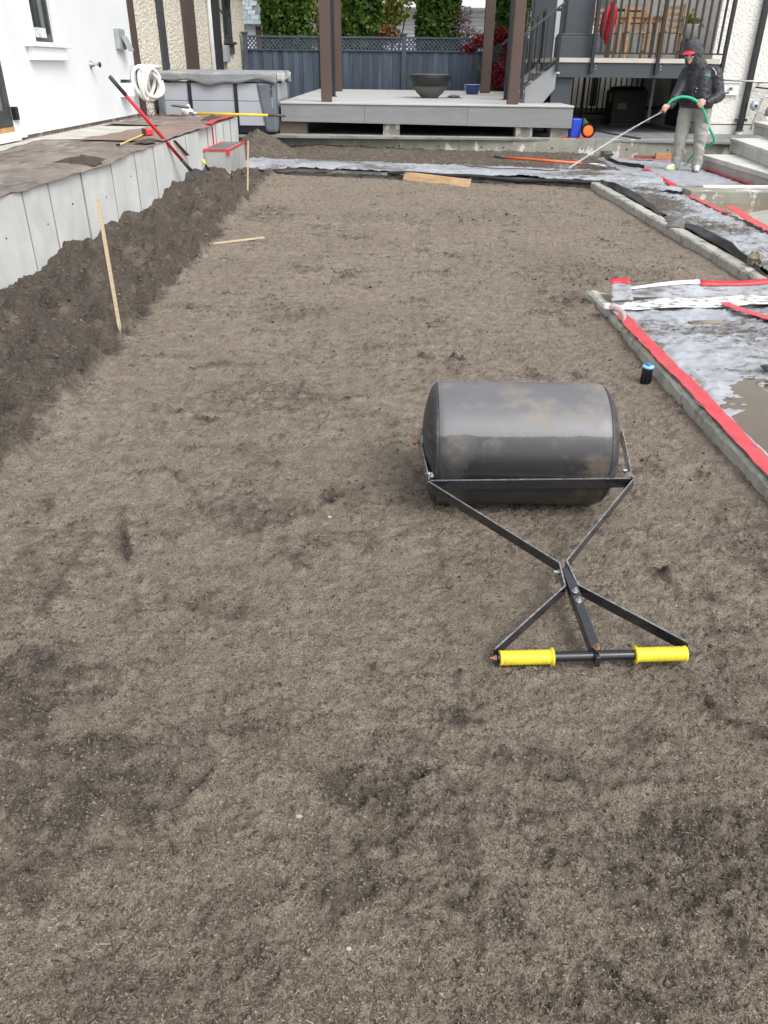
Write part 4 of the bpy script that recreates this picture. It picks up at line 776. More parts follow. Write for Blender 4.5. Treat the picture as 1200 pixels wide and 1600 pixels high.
bush('japanese_maple', 'dark red maple in front of the fence beside the stairs', [(2.55, 24.2, 2.05, .34, .45), (2.15, 24.2, 1.88, .22, .4), (2.9, 24.1, 2.2, .36, .5), (3.3, 24.1, 2.1, .35, .6), (2.95, 24.0, 1.35, .3), (3.2, 24.0, 1.2, .4), (2.7, 24.0, 1.25, .16), (3.3, 24.1, 1.7, .3)], .085, MAP, 3800, (2.95, 24.2, .35), flat=.8)
# ------------------------------------------------------------------ white neighbour house and garage
NB = thing('neighbour_house', 'white clapboard house with a white balcony rail behind the fence', 'house', (2, 34, .3))
SID = mat('white_siding', (.80, .81, .83), .5, var=.03, vs=2, rv=.02)
MB().bx(-3.5, 9, 34.06, 42, .3, 3.28).build('house_body', SID, NB)
z = .5; b0 = None
while z < 3.2:
    if b0 is None: b0 = MB().prism([(-3.5, 34.0, z), (9, 34.0, z), (9, 34.045, z + .132), (-3.5, 34.045, z + .132)], (0, .014, .002)).build('siding_board', SID, NB)
    else: rep(b0, (0, 0, z - .5))
    z += .135
MB().bx(-.05, .12, 33.94, 33.985, .5, 3.2).build('corner_trim', WHITEP, NB)
wn = MB().bx(-.6, -.12, 33.93, 33.99, 1.9, 2.95).build('window', WHITEP, NB); MB().bx(-.53, -.19, 33.92, 33.928, 1.97, 2.88).build('pane', GLASSD, wn)
MB().bx(-3.6, 9.1, 32.8, 42, 3.28, 3.46).build('balcony_floor', WHITEP, NB)
br = MB().bx(-3.5, 9, 32.84, 32.90, 4.35, 4.42).build('balcony_rail', WHITEP, NB); MB().bx(-3.5, 9, 32.85, 32.89, 3.53, 3.57).build('bottom_rail', WHITEP, br)
bl = MB().bx(-.8, -.765, 32.855, 32.885, 3.57, 4.35).build('baluster', WHITEP, NB)
for i in range(1, 44): rep(bl, (i * .115, 0, 0))
MB().bx(-3.5, 9, 36.0, 36.2, 3.46, 6).build('upper_wall', mat('pale_upper_wall', (.62, .66, .68), .5, var=.1, vs=1.5, stretch=(6, 1, .1)), NB)
wn = MB().bx(.6, 2.2, 35.9, 35.98, 3.5, 5.5).build('window', WHITEP, NB)
for x in (.68, 1.25, 1.72): MB().bx(x, x + .40, 35.88, 35.895, 3.55, 5.4).build('pane', GLASS, wn)
wn = MB().bx(2.6, 4.6, 35.9, 35.98, 3.5, 5.5).build('window', WHITEP, NB)
for x in (2.68, 3.35, 4.0): MB().bx(x, x + .56, 35.88, 35.895, 3.55, 5.4).build('pane', mat('curtained_pane', (.5, .54, .56), .2, var=.2, vs=3, stretch=(6, 1, .1)), wn)
GA = thing('garage', 'small white garage with grey shingled roof far behind the fence', 'garage', (-7, 41, .3))
MB().bx(-10, -5.3, 40.5, 46, .3, 2.95).build('wall', WHITE, GA); MB().bx(-5.95, -5.7, 40.42, 40.49, .3, 2.93).build('timber_strip', mat('orange_brown_timber', (.12, .06, .03), .6), GA)
RS = mat('grey_shingle', (.22, .26, .28), .8, var=.25, vs=5, rv=.18, bump=.3, bs=20)
rf = MB().prism([(-10.5, 40.0, 2.92), (-5.15, 40.0, 2.92), (-6.6, 42.5, 4.6), (-10.5, 42.5, 4.6)], (0, .05, .04)).build('roof', mat('roof_edge', (.10, .12, .12), .7), GA)
for r_ in range(9):
    f0, f1 = r_ / 9, (r_ + 1) / 9
    for c_ in range(14):
        xa = -9.9 + c_ * .36 + (.18 if r_ % 2 else 0); 
        if xa + .34 > -5.15 - 1.45 * f1: continue
        za, zb = 2.985 + 1.68 * f0, 2.985 + 1.68 * f1
        MB().prism([(xa, 39.99 + 2.5 * f0, za), (xa + .34, 39.99 + 2.5 * f0, za), (xa + .34, 39.99 + 2.5 * f1, zb - .03), (xa, 39.99 + 2.5 * f1, zb - .03)], (0, .01, .03)).build('shingle', RS, rf)
# ------------------------------------------------------------------ right-hand house
STW = mat('white_stucco', (.74, .72, .67), .9, var=.05, vs=8, bump=.9, bs=24, bd=.035)
RH = thing('stucco_house', 'off white rough stucco house on the right behind the man', 'house', (7, 18, .3))
MB().bx(6.0, 14, 16.6, 24, .545, 7).build('wall', STW, RH)
MB().bx(6.004, 14, 16.61, 24, .30, .527).build('foundation', mat('smooth_foundation', (.60, .585, .54), .8, var=.06, vs=4), RH)
MB().bx(3.75, 5.996, 22.6, 24, .30, 7).build('rear_wall', mat('cream_wall', (.68, .64, .55), .85, var=.05, vs=5, bump=.4, bs=20, bd=.02), RH)
MB().bx(5.93, 5.995, 17.4, 18.5, .42, 1.30).build('crawl_door', BLACKM, RH)
wn = MB().bx(3.5, 5.6, 22.5, 22.58, 1.62, 4.2).build('patio_door', WHITEP, RH)
for xa in (3.6, 4.35, 5.05): MB().bx(xa, xa + .5, 22.48, 22.495, 1.75, 4.1).build('pane', mat('patio_glass', (.20, .24, .23), .08, var=.4, vs=2), wn)
for xa, mm in ((3.55, DGREY), (4.25, DGREY), (5.2, DGREY)): MB().bx(xa, xa + .16, 22.5, 22.598, .45, 1.3).build('post_strip', mm, RH)
t = thing('downpipe', 'square black downpipe on the right stucco wall', 'downpipe', (6.76, 16.5, .3))
MB().bx(6.715, 6.81, 16.49, 16.585, .44, 7).build('pipe', BLACKM, t, bevel=.008)
MB().bx(6.66, 6.86, 16.50, 16.598, .60, .64).build('bracket', BLACKM, t); MB().lathe([(.085, 0), (.085, .012), (.06, .014), (.06, .03)], (6.76, 16.53, .43), 16).build('collar', DGREY, t)
MB().cyl((6.76, 16.53, .36), (6.76, 16.53, .43), .058, 16).build('drain_stub', WHITEP, t, smooth=True)
t = thing('gas_pipe', 'grey gas pipe running level across the right stucco wall', 'pipe', (6.7, 16.45, 1.26))
MB().tube([(6.05, 16.45, 1.285), (6.9, 16.43, 1.262), (7.1, 16.43, 1.258), (7.6, 16.43, 1.25)], .017, 10).build('upper_pipe', GALV, t, smooth=True)
MB().tube([(6.88, 16.5, 1.17), (7.2, 16.48, 1.14), (7.7, 16.48, 1.11)], .014, 8).build('lower_pipe', DGREY, t, smooth=True)
MB().blob((7.12, 16.42, 1.27), (.07, .04, .03), 10, 6).build('valve', GALV, t, smooth=True); MB().bx(7.06, 7.18, 16.40, 16.42, 1.30, 1.32).build('valve_handle', GALV, t)
for x in (6.97, 7.27): MB().bx(x - .012, x + .012, 16.43, 16.6, 1.23, 1.28).build('pipe_clip', GALV, t)
t = thing('gas_regulator', 'round grey gas regulator with pipes and a hanging rope by the steps', 'gas regulator', (6.9, 16.4, .9))
MB().lathe([(.02, -.05), (.075, -.045), (.08, -.02), (.08, .0), (.045, .02), (.03, .03)], (6.89, 16.40, .865), 20, 'y').build('dial_body', mat('regulator_grey', (.36, .41, .45), .45, metal=.3, var=.1, vs=12), t, smooth=True)
MB().cyl((6.905, 16.34, .865), (6.905, 16.352, .865), .026, 14).build('dial_eye', BLACKM, t)
MB().tube([(6.95, 16.42, .86), (7.0, 16.42, .88), (7.02, 16.42, .98), (7.08, 16.42, 1.02), (7.4, 16.42, 1.0)], .02, 10).build('elbow_pipe', GALV, t, smooth=True)
MB().tube([(7.0, 16.40, .85), (6.97, 16.40, .72), (6.93, 16.38, .60), (6.9, 16.35, .46)], .018, 8).build('rope', mat('grey_rope', (.33, .30, .26), .8, var=.3, vs=60), t, smooth=True)
MB().lathe([(.13, 0), (.13, .10), (.10, .15), (.05, .17), (.045, .30)], (7.24, 16.36, .70), 18).build('meter_dome', mat('meter_green_grey', (.25, .29, .27), .5, var=.15, vs=8), t, smooth=True)
t = thing('wall_tap', 'brass hose tap on a white square plate with a black cable', 'tap', (6.42, 16.55, 1.12))
MB().bx(6.25, 6.60, 16.585, 16.599, 1.05, 1.28).build('plate', WHITEP, t, bevel=.003); MB().bx(6.22, 6.60, 16.54, 16.584, 1.035, 1.055).build('plate_ledge', WHITEP, t); MB().bx(6.25, 6.62, 16.56, 16.584, 1.235, 1.265).build('plate_ledge', WHITEP, t)
MB().blob((6.44, 16.53, 1.14), (.035, .05, .03), 10, 6).build('tap_body', mat('brass', (.35, .24, .10), .4, metal=.7, var=.2, vs=20), t, smooth=True)
MB().tube([(6.42, 16.55, 1.07), (6.30, 16.52, 1.06), (6.15, 16.45, 1.14), (6.0, 16.4, 1.22)], .012, 8).build('cable', BLACKM, t, smooth=True)
# concrete steps on the right
S = thing('concrete_stairs', 'three pale concrete steps rising to the right beside the man', 'steps', (5.5, 12, .1))
def stp(name, f0, f1, b0, b1, z0, z1, lip, mm):      # front line f0->f1 (far to near), back line b0->b1
    MB().prism([(f0[0] + .02, f0[1], z0), (b0[0], b0[1], z0), (b1[0], b1[1], z0), (f1[0] + .02, f1[1], z0)], (0, 0, z1 - z0 - lip)).build(name, mm, S)
    MB().prism([(f0[0], f0[1] + .015, z1 - lip + .001), (b0[0], b0[1] + .015, z1 - lip + .001), (b1[0], b1[1], z1 - lip + .001), (f1[0], f1[1], z1 - lip + .001)], (0, 0, lip - .001)).build('tread', CONC_STEP, S, bevel=.008)
RIS = overlay(mat('riser_concrete', (.42, .415, .39), .85, var=.1, vs=4, bump=.2, bs=60, bd=.004), (.62, .61, .58), 6, .6, .68, (1, 1, 1), strength=.6)
stp('riser_block', (4.97, 13.42), (4.93, 8.2), (8, 13.42), (8, 8.2), -.05, .285, .07, RIS)
stp('riser_block', (5.60, 13.98), (4.75, 8.2), (8, 13.98), (8, 8.2), .29, .485, .055, CONC_STEP)
stp('riser_block', (6.30, 14.85), (5.3, 8.2), (8, 14.85), (8, 8.2), .49, .68, .06, CONC_STEP)
# ------------------------------------------------------------------ upper deck and stairs
U = thing('upper_deck', 'raised upper deck with dark beam, black baluster railing and dark columns', 'deck', (4.6, 18, .4))
DB = mat('beam_paint', (.045, .052, .062), .5, var=.1, vs=4)
MB().bx(3.05, 6.06, 16.2, 16.25, 1.30, 1.535).build('beam', DB, U, bevel=.004); MB().bx(3.05, 3.10, 16.252, 21.9, 1.30, 1.535).build('side_beam', DB, U)
sb = None
for i in range(40):
    y = 16.17 + i * .145
    if sb is None: sb = MB().bx(3.03, 5.99, y, y + .14, 1.54, 1.612).build('deck_board', mat('upper_board', (.46, .43, .38), .6, var=.06, vs=5, rv=.05), U)
    else: rep(sb, (0, i * .145, 0))
MB().bx(3.12, 5.98, 16.27, 21.9, 1.44, 1.535).build('joist_frame', BLACKM, U)
MB().bx(3.17, 3.66, 16.34, 16.80, 1.613, 5).build('column', DB, U, bevel=.006); MB().bx(3.10, 3.70, 16.29, 16.86, 1.613, 1.95).build('column_base', DB, U, bevel=.01); MB().bx(3.12, 3.68, 16.31, 16.84, 1.952, 1.99).build('column_base_trim', DB, U, bevel=.008); MB().bx(3.02, 3.40, 16.30, 16.7, .375, 1.298).build('lower_column', DB, U, bevel=.006)
MB().bx(2.98, 3.42, 18.8, 19.2, .375, 5).build('column', DB, U, bevel=.006)
for x in (3.68, 4.865, 6.055):
    p_ = MB().bx(x - .03, x + .03, 16.125, 16.197, 1.37, 2.72).build('railing_post', BLACKM, U, bevel=.003)
    for dz in (1.44, 1.49): MB().cyl((x + .085, 16.185, dz), (x + .085, 16.205, dz), .011, 10).build('bolt', GALV, U)
MB().bx(3.71, 6.03, 16.14, 16.18, 2.68, 2.72).build('top_rail', BLACKM, U); MB().bx(3.71, 6.03, 16.145, 16.175, 1.675, 1.70).build('bottom_rail', BLACKM, U)
bal = None
for xa, xb in ((3.68, 4.865), (4.865, 6.055)):
    for i in range(1, 9):
        x = xa + (xb - xa) * i / 9
        if bal is None: x_0 = x; bal = MB().bx(x - .017, x + .017, 16.142, 16.174, 1.70, 2.68).build('baluster', BLACKM, U)
        else: rep(bal, (x - x_0, 0, 0))
MB().bx(3.1, 5.99, 21.85, 21.9, 2.62, 2.68).build('rear_rail', BLACKM, U)
rb = MB().bx(3.2, 3.22, 21.86, 21.88, 1.62, 2.62).build('rear_baluster', mat('brown_rear_slat', (.16, .09, .06), .6), U)
for i in range(1, 7): rep(rb, (i * -.0 + i * .11, 0, 0))
ST = thing('deck_stairs', 'short grey stairs with black railings from the lower to the upper deck', 'stairs', (2.8, 17, DZ))
SGM = mat('stringer_grey', (.24, .25, .255), .55, var=.06, vs=4)
for y in (16.06, 17.78):
    MB().prism([(2.5, y, DZ), (2.84, y, DZ), (3.04, y, 1.12), (3.04, y, 1.53), (2.5, y, 1.13)], (0, .05, 0)).build('stringer', SGM, ST, bevel=.003)
for i in range(3):
    x = 2.46 + .20 * i; MB().bx(x, x + .25, 16.115, 17.775, 1.035 + .16 * i, 1.065 + .16 * i).build('tread', DKB, ST, bevel=.004); MB().bx(x + .03, x + .05, 16.115, 17.775, .89 + .16 * i, 1.033 + .16 * i).build('riser', SGM, ST)
sl = .735
for y in (16.02, 17.86):
    z0 = 1.835
    MB().bar((2.24, y, z0), (3.06, y, z0 + .82 * sl), .045, .03).build('handrail', DGREY, ST); MB().bar((2.44, y, 1.165), (3.02, y, 1.165 + .58 * sl), .03, .025).build('bottom_rail', BLACKM, ST)
    for x in (2.43, 3.03): MB().bx(x - .025, x + .025, y - .025, y + .025, .95 + (x - 2.43) * sl, 1.80 + (x - 2.24) * sl + .02).build('railing_post', BLACKM, ST)
    for i in range(1, 5):
        x = 2.43 + .12 * i; MB().bx(x - .011, x + .011, y - .011, y + .011, 1.165 + (x - 2.44) * sl, z0 + (x - 2.24) * sl).build('baluster', BLACKM, ST)
# things on the upper deck
TK = mat('teak', (.33, .19, .09), .6, var=.2, vs=7, stretch=(.5, 3, 3), rv=.12)
t = thing('wooden_table', 'slatted wooden garden table on the upper deck', 'table', (4.95, 18.2, 1.612))
for i in range(6): MB().bx(4.42, 5.45, 17.8 + i * .125, 17.8 + i * .125 + .115, 2.31, 2.345).build('table_slat', TK, t)
MB().bx(4.45, 5.42, 17.83, 17.86, 2.23, 2.308).build('apron', TK, t); MB().bx(4.45, 5.42, 18.47, 18.50, 2.23, 2.308).build('apron', TK, t)
for x in (4.47, 5.38):
    for y in (17.85, 18.46): MB().bx(x - .03, x + .03, y - .03, y + .03, 1.613, 2.23).build('leg', TK, t)
def chair(loc, lab):
    t = thing('wooden_chair', lab, 'chair', loc, 'wooden chairs round the deck table'); X, Y, Z = loc
    for i in range(4): MB().bx(X - .22, X + .22, Y - .2 + .1 * i, Y - .11 + .1 * i, Z + .42, Z + .44).build('seat_slat', TK, t)
    for dx in (-.2, .2):
        MB().bx(X + dx - .02, X + dx + .02, Y - .2, Y - .16, Z, Z + .66).build('leg', TK, t); MB().bx(X + dx - .02, X + dx + .02, Y + .16, Y + .2, Z, Z + .9).build('leg', TK, t); MB().bx(X + dx - .025, X + dx + .025, Y - .2, Y + .158, Z + .662, Z + .69).build('armrest', TK, t); MB().bx(X + dx - .015, X + dx + .015, Y - .158, Y + .158, Z + .10, Z + .14).build('stretcher', TK, t)
    for i in range(4): MB().bx(X - .178, X + .178, Y + .165, Y + .19, Z + .5 + .1 * i, Z + .56 + .1 * i).build('back_slat', TK, t)
chair((4.72, 17.35, 1.613), 'wooden armchair in front of the deck table'); chair((4.25, 18.0, 1.613), 'wooden armchair at the left end of the deck table, behind the red cushion'); chair((5.35, 17.1, 1.613), 'wooden armchair at the right end of the deck table near the man')
RC = mat('red_fabric', (.42, .012, .025), .7, var=.2, vs=9, bump=.3, bs=30)
t = thing('hanging_cushion', 'bright red two lobed cushion hanging behind the black railing', 'cushion', (3.93, 16.5, 1.9))
MB().tube([(3.90, 16.5, 1.90), (3.885, 16.5, 2.05), (3.90, 16.5, 2.30), (3.945, 16.5, 2.44)], [.03, .065, .06, .025], 10).build('lobe', RC, t, smooth=True)
MB().tube([(3.95, 16.47, 1.83), (3.98, 16.47, 2.0), (4.02, 16.47, 2.25), (4.03, 16.47, 2.38), (3.99, 16.47, 2.50)], [.02, .075, .085, .06, .02], 10).build('lobe', RC, t, smooth=True)
MB().tube([(3.95, 16.5, 2.43), (3.99, 16.5, 2.52), (4.03, 16.5, 2.62)], .012, 6).build('strap', mat('orange_strap', (.6, .12, .03), .6), t)
t = thing('grey_planter', 'round grey planter with yellow green leaves behind the railing near the man', 'planter', (5.45, 16.7, 1.613))
MB().lathe([(.10, 0), (.15, .12), (.16, .26), (.14, .26), (.12, .2)], (5.5, 16.55, 1.9), 20).build('bowl', mat('planter_grey', (.30, .30, .27), .8), t, smooth=True); MB().bx(5.38, 5.62, 16.45, 16.65, 1.614, 1.90).build('stand', BLACKM, t)
leaves('leaves', np.array([5.5, 16.55, 2.2]) + rng.normal(size=(120, 3)) * np.array([.08, .06, .06]), .09, YG, t)
t = thing('white_stand', 'small white stand at the foot of the dark upper column', 'plant stand', (3.72, 17, 1.613))
MB().bx(3.64, 3.84, 17.0, 17.2, 1.614, 1.64).build('shelf', WHITEP, t)
for x in (3.65, 3.81): MB().bx(x, x + .02, 17.02, 17.04, 1.641, 2.1).build('leg', WHITEP, t)
MB().bx(3.64, 3.84, 17.0, 17.2, 2.101, 2.13).build('shelf', WHITEP, t)
# under the upper deck
A = thing('air_conditioner', 'black air conditioning condenser under the upper deck', 'air conditioner', (5.26, 19.2, .375))
x0, x1, y0, y1 = 4.87, 5.63, 18.9, 19.65
AM = mat('condenser_black', (.012, .012, .013), .45, var=.2, vs=10)
MB().bx(x0 + .02, x1 - .02, y0 + .02, y1 - .02, .375, 1.04).build('cabinet', mat('coil_black', (.006, .006, .007), .6), A)
lv = None
for i in range(13):
    z = .46 + i * .043
    for nm, a, b_ in (('louvre', (x0, y0, z), (x1, y0, z)), ('louvre', (x0, y1, z), (x0, y0, z))): MB().bar(Vector(a) + Vector((.0, 0, 0)), b_, .03, .010, (.0, .0, 1)).build(nm, AM, A)
MB().lathe([(.36, 0), (.38, .02), (.36, .06), (.10, .08)], ((x0 + x1) / 2, (y0 + y1) / 2, 1.042), 28).build('top_cover', AM, A); MB().bx(x0 - .02, x1 + .02, y0 - .02, y1 + .02, .372, .41).build('base_pan', AM, A)
MB().bx(x0 + .10, x0 + .30, y0 - .018, y0 - .016, .68, .80).build('label_plate', mat('pinkish_label', (.16, .11, .10), .6), A); MB().bx(x0 - .018, x0 - .016, y0 + .1, y0 + .3, .80, .98).build('yellow_label', mat('yellow_label', (.35, .30, .05), .6), A)
MB().tube([(5.63, 19.1, .70), (5.85, 18.9, .72), (5.98, 18.8, .80)], .03, 8).build('refrigerant_line', BLACKM, A, smooth=True); MB().tube([(5.72, 19.0, .42), (5.72, 19.0, 1.25)], .035, 8).build('white_conduit', WHITEP, A)
G_ = thing('lower_railing', 'black bar railing closing the space under the upper deck', 'railing', (4.4, 20.7, .375))
MB().bx(3.1, 5.95, 20.69, 20.72, .50, .53).build('bottom_rail', BLACKM, G_); MB().bx(3.1, 5.95, 20.69, 20.72, 1.40, 1.43).build('top_rail', BLACKM, G_)
bb = MB().bx(3.2, 3.228, 20.69, 20.718, .531, 1.399).build('bar', BLACKM, G_)
for i in range(1, 22): rep(bb, (i * .125, 0, 0))
for x in (3.1, 4.6, 5.95): MB().bx(x - .03, x + .03, 20.675, 20.735, .375, 1.44).build('railing_post', BLACKM, G_)
tag(MB().bx(4.05, 4.50, 21.6, 22.0, .60, .98).bx(4.02, 4.53, 21.57, 22.03, .98, 1.02).build('storage_bin', DGREY, bevel=.02), 'dark grey storage bin behind the black bars under the upper deck', 'bin')
struct(MB().bx(3.0, 5.99, 21.3, 22.59, .371, .60).build('low_plinth', mat('plinth_cream', (.55, .52, .46), .85)))
# blue container, spreader
t = thing('blue_container', 'bright blue plastic container standing on the low concrete wall', 'container', (3.3, 15.15, .375))
MB().bx(3.225, 3.40, 15.12, 15.36, .378, .685).build('body', mat('blue_plastic', (.012, .05, .50), .4, var=.1, vs=6), t, bevel=.02)
t = thing('wheeled_spreader', 'small green spreader with an orange hubbed wheel and long black handle', 'spreader', (3.5, 15.2, .375))
MB().lathe([(.118, -.02), (.122, -.01), (.122, .02), (.118, .03), (.098, .03), (.098, -.02)], (3.51, 15.05, .502), 30, 'y', False).build('tyre', BLACKM, t, smooth=True)
MB().lathe([(.02, -.012), (.06, -.006), (.095, -.008), (.097, .02)], (3.51, 15.05, .502), 30, 'y').build('wheel_hub', mat('orange_plastic', (.80, .17, .03), .45), t, smooth=True)
MB().prism([(3.41, 15.12, .50), (3.58, 15.12, .50), (3.52, 15.12, .62), (3.43, 15.12, .70)], (0, .16, 0)).build('hopper', mat('green_plastic', (.02, .13, .06), .45), t, bevel=.01)
MB().tube([(3.56, 15.2, .52), (3.9, 15.15, .46), (4.35, 14.95, .40), (4.42, 14.93, .395)], .016, 8).build('handle', BLACKM, t, smooth=True)
for x, y, lb in ((3.13, 15.03, 'red tape patch on top of the low wall under the deck corner'), (3.42, 15.01, 'red tape patch on top of the low wall below the orange wheel')):
    tag(MB().box((x, y, .386), (.16 if x < 3.3 else .22, .06, .012), .1).box((x + .02, y - .04, .372), (.08, .006, .03)).build('red_tape', RED), lb, 'tape', 'red tape on the site')
# ------------------------------------------------------------------ kerbs, geotextile, puddles
def kerb(name, label, pts, w_, zt, m_=EDGE_M, seg=1.25):
    t = thing(name, label, 'kerb', (*pts[0][:2], 0))
    for p, q in zip(pts[:-1], pts[1:]):
        p, q = Vector((*p, 0)), Vector((*q, 0)); Lk = (q - p).length; n_ = max(1, round(Lk / seg)); d = (q - p) / n_; s = Vector((d.y, -d.x, 0)).normalized() * w_
        for i in range(n_):
            a, b = p + d * i + d.normalized() * .004, p + d * (i + 1) - d.normalized() * .004; j = random.uniform(-.004, .004)
            rgh = m_.name != 'grey_kerb'; N = max(4, int((b - a).length / .035)); rings = []; w0 = Vector((d.y, -d.x, 0)).normalized() * (1 if w_ > 0 else -1); W = abs(w_)
            for k in range(N + 1):
                c_ = a.lerp(b, k / N); e = (lambda am: am * .35 * gs(k * .9 + i * 7.3 + c_.y) + am * .8 * gs(k * .17 + i * 3.1)) if rgh else (lambda am: 0.)
                ch = .010 + abs(e(.018)); z1 = zt + j + e(.005)
                rings.append([c_ + Vector((0, 0, -.12)) , c_ + Vector((0, 0, z1)), c_ + w0 * (W - ch) + Vector((0, 0, z1 + e(.004))), c_ + w0 * (W + e(.006)) + Vector((0, 0, z1 - ch)), c_ + w0 * (W + e(.008)) + Vector((0, 0, -.12))])
            PV = [v for rg in rings for v in rg]; FF = [(k * 5 + q, k * 5 + q + 1, k * 5 + q + 6, k * 5 + q + 5) for k in range(N) for q in range(4)] + [(0, 1, 2, 3, 4), tuple(N * 5 + q for q in (4, 3, 2, 1, 0))]
            MB().add(PV, FF).build('kerb_piece', m_, t)
    return t
kerb('concrete_kerb', 'near concrete kerb along the muddy sheet with red tape edge', [(1.545, .6), (1.505, 5.56)], -.06, .076, seg=1.05)
kerb('concrete_kerb', 'short return of the near kerb at the tan puddle corner', [(1.51, 5.51), (1.95, 5.51)], -.045, .072, seg=1.)
kerb('concrete_kerb', 'chipped concrete kerb along the far muddy sheet', [(2.92, 5.95), (2.92, 11.5)], -.11, .088, seg=1.4)
kerb('concrete_kerb', 'long far kerb under the grey sheet in front of the low wall', [(-2.17, 12.90), (2.95, 11.52)], -.14, .10, mat('grey_kerb', (.33, .335, .33), .8, var=.12, vs=5, bump=.2, bs=50, bd=.004), seg=2.6)
base_m = mat('dark_gravel_base', (.09, .08, .068), .9, var=.3, vs=30, bump=.6, bs=60)
struct(MB().bx(1.56, 5, .3, 5.49, -.1, .05).bx(2.925, 3.66, 5.6, 10.05, -.1, .06).bx(2.95, 4.96, 10.3, 14.8, -.1, .06).build('terrace_base', base_m))
def sheet(name, label, c00, c10, c01, c11, zf, mud, nu, nv, m_=GEO, rag=.02, sd=0., mud_rand=.12, cat='geotextile sheet', solid=.003):
    us, vs_ = np.meshgrid(np.linspace(0, 1, nu), np.linspace(0, 1, nv)); u, v = us.ravel(), vs_.ravel()
    P = [(np.array(c00)[k] * (1 - u) + np.array(c10)[k] * u) * (1 - v) + (np.array(c01)[k] * (1 - u) + np.array(c11)[k] * u) * v for k in (0, 1)]
    ex = np.exp(-np.minimum(u, 1 - u) * 25); ey = np.exp(-np.minimum(v, 1 - v) * 25)
    x = P[0] + rag * ex * fbm(v * 18 + sd, u * 3, 3, 5); y = P[1] + rag * ey * fbm(u * 18 + sd, v * 3 + 4, 3, 9)
    z = zf(x, y, u, v); mu = mud(x, y, u, v) + mud_rand * fbm(x * 1.1 + sd, y * 1.3, 4, 29)
    idx = np.arange(nu * nv).reshape(nv, nu); F_ = np.stack([idx[:-1, :-1], idx[:-1, 1:], idx[1:, 1:], idx[1:, :-1]], -1).reshape(-1, 4)
    o = np_mesh(name, np.stack([x, y, z], 1), F_, m_, attrs={'mud': mu}, smooth=True)
    mo = o.modifiers.new('solid', 'SOLIDIFY'); mo.thickness = solid; mo.offset = 0
    return tag(o, label, cat, 'grey geotextile sheets')
def wrk(x, y, a=.010):      # wrinkles that mostly run across the sheet
    wx, wy = x + .08 * fbm(x * 3, y * 3, 2, 37), y + .05 * fbm(x * 4, y * 4, 2, 39)
    return a * ((1 - np.abs(fbm(wx * 2.0 + .5 * wy, wy * 6.5, 3, 33))).clip(0, 1) ** 4 * 1.5 + .7 * (1 - np.abs(fbm(wx * 6 - wy * 3, wy * 15 + wx * 4, 3, 35))).clip(0, 1) ** 3 + .3 * fbm(x * 20, y * 40, 2, 36) - .6)
PUD = [(1.71, 3.06, .22, .66, .26), (1.49, 3.74, .085, .15, 0), (1.50, 4.26, .085, .055, 0), (2.02, 4.75, .10, .03, 0)]
def low_z(x, y, u, v):
    z = .094 + wrk(x, y, .017) + .010 * fbm(x * 1.3, y * 1.1, 3, 44)
    for a, b, rx, ry, sh in PUD:
        d = ((x - a - sh * (y - b)) / rx) ** 2 + ((y - b) / ry) ** 2; z = z - (.050 if ry > .3 else .062) * np.exp(-d * .8) + .016 * np.exp(-((d - 1.7) / .7) ** 2)
    z = z + .022 * np.exp(-((x - 2.02 - .28 * (y - 3.2)) / .10) ** 2) * (.6 + np.abs(fbm(x * 9, y * 14, 3, 47)))
    return np.where(u < .03, .092, z)
sheet('geotextile', 'near muddy grey geotextile sheet inside the near kerb', (1.49, .6), (4.2, .6), (1.47, 5.0), (4.2, 5.62), low_z, lambda x, y, u, v: -.025 + .07 * sst(.3, .0, np.abs(y - 4.6)) + .04 * sst(3.2, 2.4, y), 170, 300, sd=2., mud_rand=.10)
MUDW = mat('muddy_water', (.075, .055, .037), .07, var=.12, vs=2, spec=.6); TANW = mat('tan_muddy_water', (.15, .112, .065), .07, var=.2, vs=2.5, spec=.6)
for (a, b, rx, ry, sh), lb, mm, zz in zip(PUD, ('largest brown puddle on the near sheet by the red tape', 'tan puddle on the near sheet between the red tape and largest puddle', 'small dark puddle lapping over the red tape near the plank end', 'small tan puddle in the middle of the near sheet'), (MUDW, TANW, MUDW, TANW), (.085, .090, .0955, .089)):
    pts = [(a + sh * ry * 1.35 * math.sin(k / 40 * 2 * math.pi) + rx * 1.4 * math.cos(k / 40 * 2 * math.pi), b + ry * 1.35 * math.sin(k / 40 * 2 * math.pi), zz) for k in range(40)]
    pts = [(max(p[0], 1.50), p[1], p[2]) for p in pts]
    o = MB().add(pts, [tuple(range(40))]).build('puddle', mm); tag(o, lb, 'puddle', 'muddy puddles')
strip('red_tape', 'broad muddy red tape along the edge of the near kerb', [(1.492, 4.86, .098), (1.494, 4.4, .099), (1.502, 4.0, .097), (1.512, 3.5, .099), (1.512, 3.0, .097), (1.518, 2.5, .098), (1.518, 1.6, .097), (1.518, .7, .097)], .078, RED2, th_=.0015)
tw = MB().grid(2, 2, lambda u, v: (1.505 + .40 * u, 4.95 + .55 * v, .066)).build('puddle', TANW); tag(tw, 'tan water lying in the far corner of the near kerb', 'puddle', 'muddy puddles')
